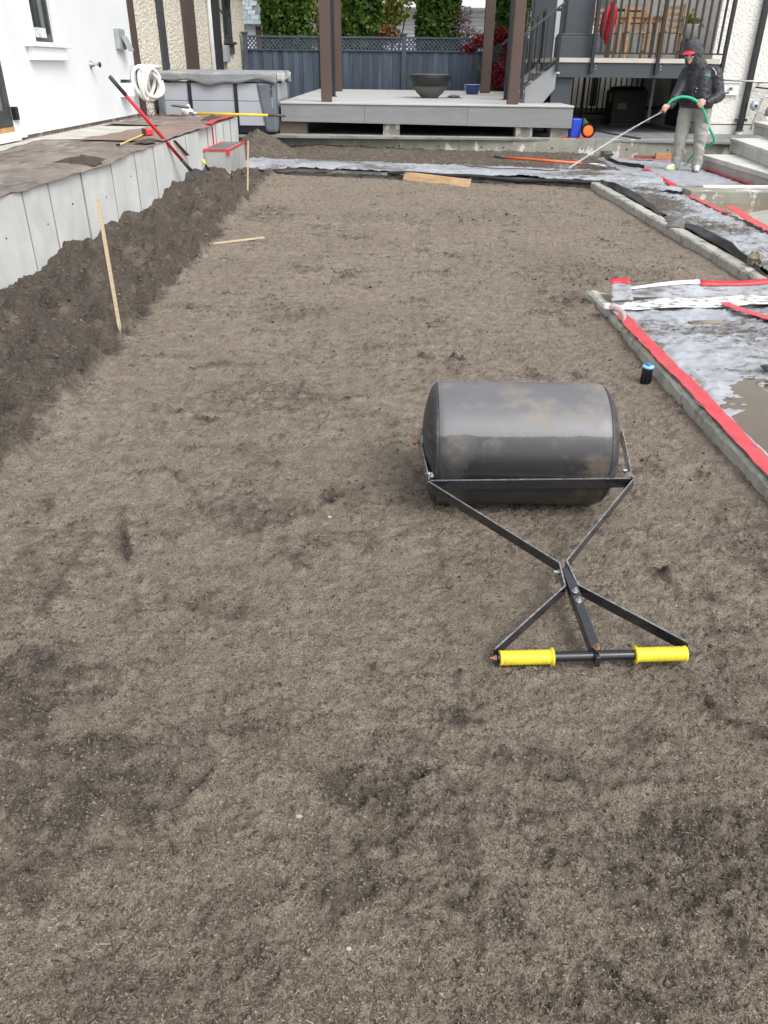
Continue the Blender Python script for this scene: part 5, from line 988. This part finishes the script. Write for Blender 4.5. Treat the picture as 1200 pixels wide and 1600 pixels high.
# raised far edge of the near sheet with red tape, the pale folded border, the tab
def flap(u, v):
    x = 1.60 + 2.6 * u; y = 5.24 + .13 * math.sin(min(1, u * 2) * 1.5) + .10 * v
    return (x, y + .012 * math.sin(x * 9), .10 + v * (.085 * math.sin(min(1, .25 + u * 2.2) * 1.57) + .012 * math.sin(x * 7)) + .01 * math.sin(x * 5))
tag(MB().grid(50, 5, flap).build('sheet_flap', GEO, smooth=True, solid=.003), 'turned up far edge of the near geotextile sheet', 'sheet flap', 'grey geotextile sheets')
def flapred(u, v):
    p = flap(.22 + .78 * u, .72 + .34 * v); return (p[0], p[1] - .004, p[2] + .006)
tag(MB().grid(40, 3, flapred).build('red_tape', RED, smooth=True, solid=.003), 'red tape along the turned up far edge of the near sheet', 'tape', 'red tape on the site')
def flapw(u, v):
    p = flap(.22 * u, .85 + .25 * v); return (p[0], p[1] - .004, p[2] + .006)
tag(MB().grid(16, 3, flapw).build('white_tape', mat('white_tape', (.78, .76, .76), .5, var=.05, vs=10), smooth=True, solid=.003), 'white tape border curving up beside the standing grey tab', 'tape')
tb = thing('fabric_tab', 'standing grey fabric tab with a red taped top at the kerb corner', 'fabric tab', (1.6, 5.25, .1))
MB().grid(6, 6, lambda u, v: (1.51 + .03 * v + (.145 - .02 * v) * u, 5.18 + .17 * v + .012 * math.sin(u * 4), .10 + .085 * v + .008 * u)).build('tab_fabric', GEO, tb, smooth=True, solid=.004)
MB().grid(6, 3, lambda u, v: (1.535 + (.130) * u, 5.328 + .045 * v + .012 * math.sin(u * 4), .177 + .022 * v + .008 * u)).build('tab_tape', RED, tb, smooth=True, solid=.006)
WB = overlay(mat('white_border', (.62, .62, .61), .55, var=.05, vs=6), (.09, .08, .07), 30, .51, .58, (.5, 1.5, 1), strength=.9)
def border(u, v):
    x = 1.41 + 2.5 * u; y = 4.96 + .12 * u * 1.2 + v * (.11 + .23 * u); return (x, y, .118 + .012 * math.sin(x * 3 + v) + .006 * math.sin(x * 11) + .01 * v)
tag(MB().grid(60, 6, border).build('white_border_strip', WB, smooth=True, solid=.006), 'mud specked white border strip folded across the near sheet', 'border strip')
tag(MB().grid(3, 12, lambda u, v: (1.452 + .018 * u + .01 * math.sin(v * 5), 4.68 + .32 * v, .10 + .03 * u + .02 * math.sin(v * 3))).build('tape_edge', mat('pale_pink_tape', (.72, .50, .48), .5), smooth=True, solid=.003), 'pale curled tape end at the kerb corner below the white border', 'tape')
strip('red_tape', 'short red tape line on the near sheet right of the white border', [(2.20, 5.02, .135), (2.30, 4.84, .125), (2.42, 4.62, .122), (2.7, 4.3, .12)], .07, RED2)
tag(MB().blob((1.97, 3.80, .13), (.05, .03, .012), 9, 5, .2).build('dark_scrap', PLAST), 'dark wet scrap at the far tip of the largest puddle', 'scrap')
# sprinkler head
t = thing('sprinkler_head', 'black pop up sprinkler with a bright blue cap beside the near kerb', 'sprinkler', (1.38, 3.9, 0))
MB().lathe([(.024, -.03), (.0245, .05), (.027, .055), (.029, .082), (.027, .086)], (1.385, 3.9, 0), 20).build('body', BLACKM, t, smooth=True)
MB().lathe([(.029, .086), (.031, .090), (.030, .097), (.012, .098)], (1.385, 3.9, 0), 24).build('cap', mat('pale_blue_cap', (.25, .50, .72), .4), t, smooth=True)
MB().lathe([(.013, .097), (.013, .109), (.008, .111)], (1.385, 3.9, 0), 16).build('cap_screw', mat('bright_blue', (.01, .22, .70), .4), t)
for k in range(8): MB().box((1.385 + .0265 * math.cos(k * .785), 3.9 + .0265 * math.sin(k * .785), .03), (.004, .008, .05), k * .785).build('rib', BLACKM, t)
# upper sheets
sheet('geotextile', 'long muddy grey geotextile strip beyond the far kerb', (2.97, 5.75), (3.68, 5.75), (2.97, 11.2), (3.72, 11.2), lambda x, y, u, v: .094 + wrk(x, y, .018), lambda x, y, u, v: .015 + .16 * np.exp(-((y - 9.6) / 1.1) ** 2) * sst(3.7, 3.2, x) - .08 * sst(3.3, 3.6, x), 60, 200, sd=5., rag=.03, mud_rand=.14)
sheet('geotextile', 'wide wet grey geotextile sheet under the man\'s feet', (3.0, 10.6), (4.93, 10.7), (3.35, 14.75), (4.97, 14.85), lambda x, y, u, v: .092 + wrk(x, y, .010), lambda x, y, u, v: -.10 + .2 * np.exp(-((y - 11.0) / .35) ** 2), 70, 120, sd=8., rag=.05)
def kz(x, y, u, v):
    drop = np.clip((.16 - v) / .16, 0, 1); return .135 + wrk(x, y, .014) - drop * (.045 + .02 * np.sin(x * 2.3) + .012 * np.sin(x * 6)) + .012 * (1 - v)
sheet('geotextile', 'long grey geotextile strip draped over the far kerb', (-2.22, 12.84), (3.75, 11.28), (-2.22, 13.72), (3.9, 12.3), kz, lambda x, y, u, v: -.03 + .05 * np.sin(x * 1.1 + 2) + .10 * np.exp(-((u - .82) / .06) ** 2), 200, 30, sd=12., rag=.05)
def curl(u, v):
    x = .0 + 2.95 * u; y = 12.875 - .27 * (x + 2.2) - .015; return (x, y - .012 - .01 * math.sin(v * 3), .115 - .055 * v + .012 * math.sin(x * 2.3) + .008 * math.sin(x * 6))
tag(MB().grid(80, 4, curl).build('sheet_edge', PLAST, smooth=True, solid=.004), 'dark turned down front edge of the far kerb sheet', 'sheet edge')
strip('red_tape', 'red tape line running from the far kerb across the wet sheet', [(3.98, 13.0, .115), (3.90, 12.2, .116), (3.83, 11.2, .114), (3.72, 10.75, .113)], .10, RED)
strip('red_tape', 'red tape along the right edge of the muddy strip, far half', [(3.66, 10.02, .125), (3.67, 9.5, .118), (3.66, 8.75, .115)], .075, RED2)
strip('red_tape', 'thick folded red tape along the right edge of the muddy strip, near half', [(3.70, 8.85, .175), (3.685, 8.3, .14), (3.67, 7.7, .13), (3.65, 6.6, .13), (3.64, 5.6, .13)], .11, RED)
strip('red_tape', 'red tape at the foot of the concrete steps', [(4.93, 13.05, .13), (4.925, 12.4, .115), (4.92, 11.7, .112), (4.91, 11.0, .11)], .07, RED)
strip('red_tape', 'red tape patches on the sheet along the low wall', [(4.0, 14.62, .118), (4.5, 14.35, .118), (4.75, 14.2, .118)], .08, RED)
tag(MB().box((3.6, 10.45, .15), (.26, .34, .006), .35).build('clear_plastic_scrap', mat('pale_plastic', (.48, .52, .58), .25, var=.1, vs=8)), 'pale scrap of folded sheet at the end of the concrete crossbar', 'plastic scrap')
CBm = CONC_OLD
tag(MB().prism([(3.68, 10.02, -.05), (6.2, 9.9, -.05), (6.2, 10.3, -.05), (3.68, 10.36, -.05)], (0, 0, .225)).build('concrete_crossbar', CBm, bevel=.008), 'low concrete bar crossing the water pit below the steps', 'concrete bar')
tag(MB().prism([(3.95, 10.38, .11), (4.93, 10.42, .11), (4.93, 10.48, .11), (3.95, 10.44, .11)], (0, 0, .085)).build('white_batten', WHITEP), 'thin white batten along the back of the concrete bar', 'batten')
struct(MB().bx(3.69, 7, 4.9, 10.2, -.1, .045).build('pit_water', mat('pit_muddy_water', (.22, .18, .105), .08, var=.2, vs=1.5, spec=.6)))
tag(MB().prism([(3.74, 8.9, .062), (4.35, 9.35, .066), (5.6, 7.0, .066), (5.5, 4.9, .062), (3.72, 5.0, .06)], (0, 0, .006)).build('pale_board', overlay(mat('pale_green_board', (.28, .295, .25), .25, var=.08, vs=2), (.30, .26, .17), 2, .52, .68)), 'large pale green grey board lying in the muddy water pit', 'board')
def ribbon(name, label, path, hts, lean, m_=PLAST, cat='membrane strip'):
    n = 40
    def fn(u, v):
        s = v * (len(path) - 1); i = min(int(s), len(path) - 2); f = s - i; p = Vector(path[i]).lerp(Vector(path[i + 1]), f); h = hts[i] * (1 - f) + hts[i + 1] * f; l_ = lean[i] * (1 - f) + lean[i + 1] * f
        return (p.x + math.sin(l_) * h * u + .01 * math.sin(v * 25), p.y + .02 * u * math.sin(v * 11), p.z + math.cos(l_) * h * u + .004 * math.sin(v * 31))
    return tag(MB().grid(6, n, fn).build(name, m_, smooth=True, solid=.004), label, cat, 'black membrane along the kerb')
ribbon('black_membrane', 'twisted black membrane strip at the far end of the chipped kerb', [(2.92, 11.4, .09), (2.93, 10.7, .10), (2.93, 9.7, .10), (2.95, 8.75, .09)], [.04, .075, .085, .025], [-.2, .3, .9, 1.4])
ribbon('black_membrane', 'second black membrane strip curling up along the chipped kerb', [(2.93, 8.55, .09), (2.94, 7.7, .10), (2.93, 6.8, .10), (2.90, 5.95, .07)], [.025, .075, .075, .025], [1.3, .8, .3, -.1])
ribbon('black_membrane', 'curled black membrane edge between the soil bed and the man', [(4.2, 15.0, .13), (3.75, 14.85, .13), (3.68, 14.2, .11), (3.72, 13.5, .11), (3.85, 13.05, .12), (3.98, 13.0, .12)], [.06, .07, .06, .045, .06, .05], [-.3, -.2, .1, .2, .0, -.3])
tag(MB().blob((2.93, 6.33, .145), (.062, .055, .062), 9, 7, .18).build('rock', mat('muddy_rock', (.20, .17, .125), .85, var=.35, vs=25, bump=.5, bs=40)), 'fist sized muddy rock sitting on the long muddy strip', 'rock')
heap('mud_lump', 'wet grey mud lump beside the black membrane strips', 2.98, 8.25, .10, .15, .3, .045, mat('wet_mud', (.13, .125, .115), .4, var=.3, vs=20), 'mud')
# soil bed beyond the far kerb with its pile
def bed():
    nu, nv = 260, 90; us, vv = np.meshgrid(np.linspace(0, 1, nu), np.linspace(0, 1, nv)); x = (-2.5 + 6.0 * us).ravel(); y0 = 12.85 - .27 * (x + 2.2); v = vv.ravel(); y1 = 15.30 - .062 * (x + 2) - .005; y = y0 + (y1 - y0) * v
    z = .10 + .05 * v + .02 * fbm(x * 2, y * 2, 3, 3) + .03 * np.abs(fbm(x * 6, y * 8, 4, 13)) + .012 * fbm(x * 25, y * 25, 3, 15)
    z += .36 * np.clip(1 - np.sqrt(((x + 2.22) / .60) ** 2 + ((y - 14.55) / .8) ** 2), 0, 1) ** .9 * (1 + .12 * fbm(x * 5, y * 5, 3, 6)) + .05 * np.exp(-((x + 1) / 1.2) ** 2 - ((y - 15.1) / .5) ** 2)
    z -= .06 * sst(.25, .0, v)
    idx = np.arange(nu * nv).reshape(nv, nu); F_ = np.stack([idx[:-1, :-1], idx[:-1, 1:], idx[1:, 1:], idx[1:, :-1]], -1).reshape(-1, 4)
    return struct(np_mesh('soil_bed', np.stack([x, y, z], 1), F_, SOIL, attrs={'loose': np.full(len(x), .72)}, smooth=True))
bed()
t = thing('garden_fork', 'orange handled tool with a splayed grey metal head lying on the soil bed', 'garden tool', (2.4, 13.1, .17))
MB().tube([(1.86, 13.36, .215), (2.95, 12.83, .195)], .019, 10).build('handle', mat('orange_fibreglass', (.75, .13, .03), .4), t, smooth=True); MB().tube([(1.70, 13.44, .218), (1.87, 13.355, .215)], .021, 10).build('hand_grip', DGREY, t, smooth=True)
MB().tube([(2.94, 12.835, .195), (3.0, 12.80, .193), (3.32, 12.75, .185)], .012, 8).tube([(2.98, 12.81, .193), (3.28, 12.56, .18)], .012, 8).build('head_rods', GALV, t, smooth=True); MB().bar((3.25, 12.52, .175), (3.34, 12.78, .18), .02, .03).build('head_bar', GALV, t)
tag(MB().box((4.78, 14.55, .14), (.34, .10, .12), -.1).build('timber_offcut', mat('orange_timber', (.40, .20, .09), .7, var=.2, vs=7, stretch=(.5, 4, 4)), bevel=.004), 'short orange brown timber block behind the man\'s legs', 'timber')
tag(MB().box((4.45, 14.66, .125), (.36, .05, .05), -.2).build('timber_offcut', mat('dull_timber', (.22, .11, .06), .7, var=.2, vs=7)), 'thin brown timber batten along the low wall behind the man', 'timber')
for x, y, lb, r in ((2.75, 11.85, 'crumpled black plastic knot where the two kerbs meet', .07),):
    tag(MB().blob((x, y, .07), (r, r * .8, r * .55), 12, 7, .25).build('plastic_knot', PLAST, smooth=True), lb, 'plastic scrap')
tag(MB().tube([(1.15, 12.55, .175), (1.5, 12.35, .165), (2.0, 12.32, .162), (2.35, 12.15, .16), (2.5, 12.2, .165)], .006, 6).build('thin_cable', BLACKM, smooth=True), 'thin black cord lying on the far kerb sheet', 'cord')
# ------------------------------------------------------------------ the man with the hose
def cap_mesh(mb, p, q, r0, r1, n=14):
    p, q = Vector(p), Vector(q); d = q - p; Lc = d.length; d = d.normalized() if Lc > 1e-6 else Vector((0, 0, 1)); pts = []; rs = []
    for k in range(6): a = math.pi / 2 * (1 - k / 5.); pts.append(p - d * r0 * math.sin(a)); rs.append(max(.0006, r0 * math.cos(a)))
    for k in range(6): a = math.pi / 2 * k / 5.; pts.append(q + d * r1 * math.sin(a)); rs.append(max(.0006, r1 * math.cos(a)))
    mb.tube(pts, rs, n)
def blobmesh(name, caps, vox, m_, parent, smooth_it=6, wr=0., wf=14, extra=None, hem=None):
    mb = MB()
    for c in caps:
        if len(c) == 4: cap_mesh(mb, *c)
        else: mb.blob(c[0], c[1], 16, 10)
    if extra: extra(mb)
    o = mb.build(name, m_, None)
    mo = o.modifiers.new('r', 'REMESH'); mo.mode = 'VOXEL'; mo.voxel_size = vox; mo.use_smooth_shade = True
    ms = o.modifiers.new('s', 'SMOOTH'); ms.iterations = smooth_it; ms.factor = .5
    dg = bpy.context.evaluated_depsgraph_get(); dg.update(); me = bpy.data.meshes.new_from_object(o.evaluated_get(dg)); o.modifiers.clear(); o.data = me; me.name = name
    if not me.materials: me.materials.append(m_)
    k = len(me.vertices); co = np.zeros(k * 3, np.float32); me.vertices.foreach_get('co', co); co = co.reshape(-1, 3)
    if wr:
        no = np.zeros(k * 3, np.float32); me.vertices.foreach_get('normal', no); no = no.reshape(-1, 3)
        f = fbm(co[:, 0] * wf * .6 + co[:, 2] * wf * .5, co[:, 2] * wf + co[:, 1] * wf * .7, 3, 66); co = co + no * (wr * (1 - 2 * np.abs(f)))[:, None]
    if hem:
        mk = np.abs(co[:, 0] - hem[0]) < hem[1]; zz = co[:, 2]; co[:, 2] = np.where(mk & (zz < hem[2]), hem[2] + (zz - hem[2]) * .12, zz)
    o3 = np.array(parent.location, dtype=np.float32); co2 = co - o3
    me.vertices.foreach_set('co', np.ascontiguousarray(co2, dtype=np.float32).ravel()); me.polygons.foreach_set('use_smooth', np.ones(len(me.polygons), dtype=bool)); me.update()
    o.parent = parent; return o
SKIN = mat('skin', (.56, .33, .24), .55, var=.10, vs=30); JAC = mat('black_jacket', (.022, .023, .027), .55, var=.25, vs=8, bump=.25, bs=30, bd=.01); TRO = mat('grey_trousers', (.31, .305, .275), .85, var=.12, vs=7, bump=.3, bs=40, bd=.006); HOOD = mat('grey_hood', (.060, .062, .066), .9, var=.15, vs=20, bump=.3, bs=150, bd=.004)
Pn = thing('person', 'man in black jacket, grey hood and red cap spraying water from a green hose', 'person', (4.58, 12.95, .095))
f = Vector((-.75, -.66, 0)).normalized(); l = Vector((.66, -.75, 0)).normalized(); UP = Vector((0, 0, 1))
hd_c = Vector((4.325, 12.80, 1.655)); dn = (f * .93 - UP * .36).normalized(); hu = (UP - dn * UP.dot(dn)).normalized()
RS_, RE, RWr = Vector((4.38, 13.03, 1.40)), Vector((4.265, 12.93, 1.14)), Vector((4.145, 12.79, .985))
LS_, LE, LWr = Vector((4.715, 12.80, 1.40)), Vector((4.815, 12.74, 1.115)), Vector((4.60, 12.62, 1.03))
hose_pts = [Vector(p) for p in ((4.035, 12.745, .918), (4.07, 12.75, .965), (4.115, 12.745, 1.035), (4.17, 12.735, 1.075), (4.245, 12.715, 1.10), (4.33, 12.69, 1.10), (4.42, 12.655, 1.075), (4.50, 12.625, 1.025), (4.57, 12.63, .955), (4.66, 12.70, .85), (4.76, 12.80, .73), (4.86, 12.88, .63), (4.93, 12.93, .56), (4.955, 12.97, .50), (4.925, 13.03, .45), (4.86, 13.15, .38), (4.83, 13.35, .30), (4.85, 13.6, .18), (4.95, 13.9, .125))]
def catmull(P, n=6):
    Q = []
    for i in range(len(P) - 1):
        p0, p1, p2, p3 = P[max(i - 1, 0)], P[i], P[i + 1], P[min(i + 2, len(P) - 1)]
        for k in range(n):
            t = k / n; Q.append(.5 * ((2 * p1) + (p2 - p0) * t + (2 * p0 - 5 * p1 + 4 * p2 - p3) * t * t + (3 * p1 - p0 - 3 * p2 + p3) * t ** 3))
    return Q + [P[-1]]
def hand(c, along, palm_n, fwd, thumb_side):     # grips a rod at c running 'along'; palm_n points from the rod to the palm; fingers curl round
    a, p = along.normalized(), palm_n.normalized(); q = a.cross(p).normalized() * thumb_side; rod = .020; caps = []
    kn = c + p * (rod + .012)
    caps.append((kn + a * .032 - q * .010, kn - a * .030 - q * .010, .019, .017)); caps.append((kn + a * .028 - q * .045, kn - a * .026 - q * .045, .018, .017))
    for i, (s, ln) in enumerate(((.036, .95), (.013, 1.05), (-.010, 1.0), (-.032, .82))):
        b0 = kn + a * s + q * .010; b1 = c + a * s + q * (rod + .014) + p * .008; b2 = c + a * s + q * (rod + .004) * .9 - p * (rod * ln); b3 = c + a * s - q * .006 - p * (rod + .010) * ln
        caps += [(b0, b1, .0100, .0095), (b1, b2, .0095, .0088), (b2, b3, .0088, .0078)]
    t0 = kn + a * .035 - q * .035; t1 = c + a * .055 - q * (rod + .010); t2 = c + a * .060 - p * (rod + .004) - q * .008
    caps += [(t0, t1, .0135, .0115), (t1, t2, .0112, .0092)]
    return caps, kn - q * .05
Rc, Rd = Vector((4.055, 12.755, .940)), (Vector((4.115, 12.745, 1.035)) - Vector((4.035, 12.745, .918)))
capsR, wR = hand(Rc, -Rd, Vector((.35, -.75, .2)), f, -1)
Lc_, Ld = Vector((4.515, 12.625, 1.012)), Vector((.07, .0, -.07))
capsL, wL = hand(Lc_, -Ld, Vector((.35, -.80, .35)), f, -1)
def head_extra(mb):
    mb.blob(hd_c, (.078, .085, .10), 18, 12)
head_caps = [(hd_c - hu * .03 + dn * .010, hd_c - hu * .062 + dn * .030, .072, .050), (hd_c + dn * .072 + hu * .004, hd_c + dn * .098 - hu * .030, .010, .015), (hd_c + dn * .070 - hu * .098 + hu * .0, hd_c + dn * .062 - hu * .100, .022, .024), (hd_c + dn * .075 + hu * .026 + l * .035, hd_c + dn * .075 + hu * .026 - l * .035, .014, .014),
             (hd_c + dn * .058 - hu * .03 + l * .045, hd_c + dn * .058 - hu * .03 + l * .045, .022, .02), (hd_c + dn * .058 - hu * .03 - l * .045, hd_c + dn * .058 - hu * .03 - l * .045, .022, .02), (hd_c + dn * .078 - hu * .062 + l * .016, hd_c + dn * .078 - hu * .062 - l * .016, .011, .011),
             (hd_c + l * .08 - hu * .01, hd_c + l * .082 - hu * .045, .014, .010), (hd_c - l * .08 - hu * .01, hd_c - l * .082 - hu * .045, .014, .010)]
sh_c = Vector((4.52, 12.93, 1.42)); neck = [(hd_c - hu * .08 - dn * .03, sh_c + UP * .02 + f * .03, .052, .06)]
RH_, LH_ = Vector((4.475, 13.02, .92)), Vector((4.675, 12.86, .92)); RK, LK = Vector((4.445, 12.98, .52)), Vector((4.70, 12.85, .52)); RA, LA = Vector((4.455, 13.02, .165)), Vector((4.725, 12.86, .165))
core = [(sh_c, Vector((4.57, 12.96, 1.0)), .10, .085), (RS_, RE, .045, .04), (RE, RWr, .038, .028), (RWr, wR, .027, .024), (LS_, LE, .045, .04), (LE, LWr, .038, .028), (LWr, wL, .027, .024), (sh_c - l * .02, RS_, .06, .05), (sh_c + l * .02, LS_, .06, .05), (Vector((4.57, 12.96, 1.0)), RH_, .085, .07), (Vector((4.57, 12.96, 1.0)), LH_, .085, .07), (RH_, RK, .065, .05), (LH_, LK, .065, .05), (RK, RA, .048, .035), (LK, LA, .048, .035)]
body = blobmesh('body', head_caps + neck + core + capsR + capsL, .0058, SKIN, Pn, 3, extra=head_extra)
tor = []
for s, r0, r1 in ((-.095, .125, .145), (0, .15, .155), (.095, .125, .145)):
    tor.append((sh_c + l * s - UP * .07, Vector((4.575, 12.94, 1.02)) + l * s * 1.15, r0, r1)); tor.append((sh_c + l * s - UP * .07 + f * .04, Vector((4.575, 12.94, 1.05)) + l * s * 1.05 + f * .05, r0 * .9, r1 * .95))
tor += [(sh_c - l * .03 + UP * .0, RS_ , .085, .085), (sh_c + l * .03, LS_, .085, .085), (RS_, RE, .088, .075), (RE, RWr, .074, .052), (LS_, LE, .092, .080), (LE, LWr + (LE - LWr) * .12, .078, .054), (sh_c + UP * .03, sh_c + UP * .08 + f * .03, .085, .08)]
jac = blobmesh('jacket', tor, .011, JAC, Pn, 6, .008, 7, hem=(4.585, .28, .955))
# flat hem
tro = [(Vector((4.575, 12.94, 1.0)) - l * .07, RH_, .11, .115), (Vector((4.575, 12.94, 1.0)) + l * .07, LH_, .11, .115), (RH_, RK, .115, .088), (LH_, LK, .115, .09), (RK, RA + Vector((0, 0, .0)), .086, .068), (LK, LA, .088, .070), (RA + UP * .05, RA - UP * .02, .075, .062), (LA + UP * .05, LA - UP * .02, .076, .062)]
blobmesh('trousers', tro, .010, TRO, Pn, 5, .008, 9)
hood = [(hd_c + hu * .03 - dn * .035, hd_c - hu * .02 - dn * .055, .125, .125), (hd_c - hu * .10 - dn * .055, sh_c + UP * .055 + f * .015, .105, .11), (hd_c + hu * .066 - dn * .02, hd_c + hu * .066 - dn * .03, .098, .098), (hd_c - hu * .02 - dn * .02 + l * .06, hd_c - hu * .12 + dn * .0 + l * .05, .05, .05), (hd_c - hu * .02 - dn * .02 - l * .06, hd_c - hu * .12 + dn * .0 - l * .05, .05, .05)]
blobmesh('hood', hood, .009, HOOD, Pn, 4, .007, 22)
brim_c = hd_c + hu * .058 + dn * .070
def brim(u, v):
    a = (u - .5) * math.pi; r = .075 * (.55 + .45 * v); return tuple(brim_c + l * (math.sin(a) * .085 * (.9 + .1 * v)) + dn * (math.cos(a) * (.02 + .095 * v)) - hu * (.018 * v + .018 * math.sin(a) ** 2))
MB().grid(18, 6, brim).build('cap_brim', mat('red_cap', (.52, .02, .05), .6), Pn, smooth=True, solid=.005)
for s in (-1, 1): MB().blob(hd_c + dn * .083 + hu * .006 + l * (.030 * s), (.006, .006, .005), 10, 6).build('eye', mat('dark_eye', (.03, .02, .015), .2), body, smooth=True)
SHO = mat('pale_trainer', (.60, .61, .55), .6, var=.12, vs=14); SOLE = mat('lime_sole', (.50, .60, .10), .6); SOLD = mat('navy_sole', (.05, .08, .13), .6)
def shoe(heel, toe, sole):
    heel, toe = Vector(heel), Vector(toe); d = (toe - heel).normalized(); s = d.cross(UP)
    o = blobmesh('shoe', [(heel + UP * .045, heel + d * .10 + UP * .05, .042, .046), (heel + d * .10 + UP * .045, toe - d * .04 + UP * .028, .045, .034), (heel + UP * .05, heel + UP * .085 + d * .02, .042, .045), (heel + d * .02 + UP * .02, toe - d * .03 + UP * .018, .038, .032)], .008, SHO, Pn, 3)
    n = 24; pts = []
    for k in range(n):
        a = 2 * math.pi * k / n; c_, s_ = math.cos(a), math.sin(a); Lh_ = (toe - heel).length; pts.append(heel + d * (Lh_ * .47 + (Lh_ * .54) * c_) + s * (.043 * s_ * (1 + .12 * c_)) + UP * .0)
    MB().prism(pts, (0, 0, .026)).build('sole', sole, o, bevel=.004)
shoe((4.50, 13.03, .104), (4.29, 12.95, .104), SOLE); shoe((4.735, 12.89, .104), (4.665, 12.66, .104), SOLD)
from mathutils.bvhtree import BVHTree
jm = jac.data; o3 = Vector(Pn.location); bvh = BVHTree.FromPolygons([v.co + o3 for v in jm.vertices], [tuple(p.vertices) for p in jm.polygons])
def onjac(p, d=Vector((0, 1, 0)), off=.004):
    h = bvh.ray_cast(Vector(p) - d * .6, d); return (h[0] - d * off) if h[0] else Vector(p)
TEAL = mat('teal_print', (.03, .26, .22), .6); SILV = mat('reflective_tape', (.65, .66, .66), .4)
for tri in (((4.535, 1.372), (4.575, 1.372), (4.565, 1.402)), ((4.57, 1.372), (4.62, 1.372), (4.605, 1.412)), ((4.525, 1.360), (4.630, 1.360), (4.630, 1.367), (4.525, 1.367))):
    P = [onjac((x, 12.9, z)) for x, z in tri]; MB().prism(P, (0, -.002, 0)).build('chest_emblem', TEAL, jac)
pl = [onjac((x, 12.9, z), off=.003) for x, z in ((4.645, 1.47), (4.665, 1.45), (4.685, 1.42), (4.695, 1.385))]
MB().tube(pl, .006, 6).build('reflective_stripe', SILV, jac)
pl = [onjac((4.445 + .012 * math.sin(z * 9), 12.9, z), off=.0) for z in (1.40, 1.30, 1.20, 1.10, 1.0)]; MB().tube(pl, .005, 6).build('zip', mat('zip_grey', (.06, .06, .065), .4), jac)
for z in (1.17, 1.21): MB().blob(onjac((4.47, 12.9, z)), (.008, .008, .008), 8, 5).build('snap', SILV, jac)
# hose, collar and the water jet
H_ = thing('garden_hose', 'mint green garden hose held in both hands by the man', 'hose', (4.5, 12.8, .1))
MB().tube(catmull(hose_pts), .0185, 12).build('hose_tube', mat('mint_hose', (.035, .42, .24), .4, var=.12, vs=20), H_, smooth=True)
MB().tube([hose_pts[0] + Vector((-.012, 0, -.018)), hose_pts[0] + (hose_pts[1] - hose_pts[0]) * .8], .0205, 12).build('collar', BLACKM, H_, smooth=True)
WJ = bpy.data.materials.new('spray_water'); WJ.use_nodes = True; n_ = WJ.node_tree.nodes; l_ = WJ.node_tree.links; p_ = n_['Principled BSDF']; p_.inputs['Base Color'].default_value = (.86, .87, .88, 1); p_.inputs['Roughness'].default_value = .25
tr = n_.new('ShaderNodeBsdfTransparent'); mx = n_.new('ShaderNodeMixShader'); mx.inputs[0].default_value = .28; l_.new(tr.outputs[0], mx.inputs[1]); l_.new(p_.outputs[0], mx.inputs[2]); l_.new(mx.outputs[0], n_['Material Output'].inputs['Surface'])
J0, J1 = Vector((4.02, 12.74, .905)), Vector((2.72, 12.62, .14)); Wt = thing('water_jet', 'thin white jet of water shooting from the hose onto the sheet', 'water jet', (3.4, 12.7, .1))
jp = []; jr = []
for i in range(30):
    t_ = i / 29; p = J0.lerp(J1, t_); p.z += .10 * t_ * (1 - t_); jp.append(p); jr.append(.0065 + .007 * t_ + .0015 * math.sin(i * 2.1))
MB().tube(jp, jr, 10).build('jet_stream', WJ, Wt, smooth=True)
dm = MB()
for i in range(520):
    t_ = random.random() ** .7; p = J0.lerp(J1, t_); p.z += .10 * t_ * (1 - t_); sp = .006 + .055 * t_ ** 1.6; p += Vector((random.gauss(0, sp), random.gauss(0, sp), abs(random.gauss(0, sp)) * (1 if t_ > .9 else .5) - .004)); r = random.uniform(.002, .005); dm.blob(p, (r, r, r), 5, 3)
for i in range(160):
    p = J1 + Vector((random.gauss(-.06, .10), random.gauss(0, .08), abs(random.gauss(0, .045)) + .005)); r = random.uniform(.002, .006); dm.blob(p, (r, r, r), 5, 3)
dm.build('droplets', WJ, Wt, kind='stuff')
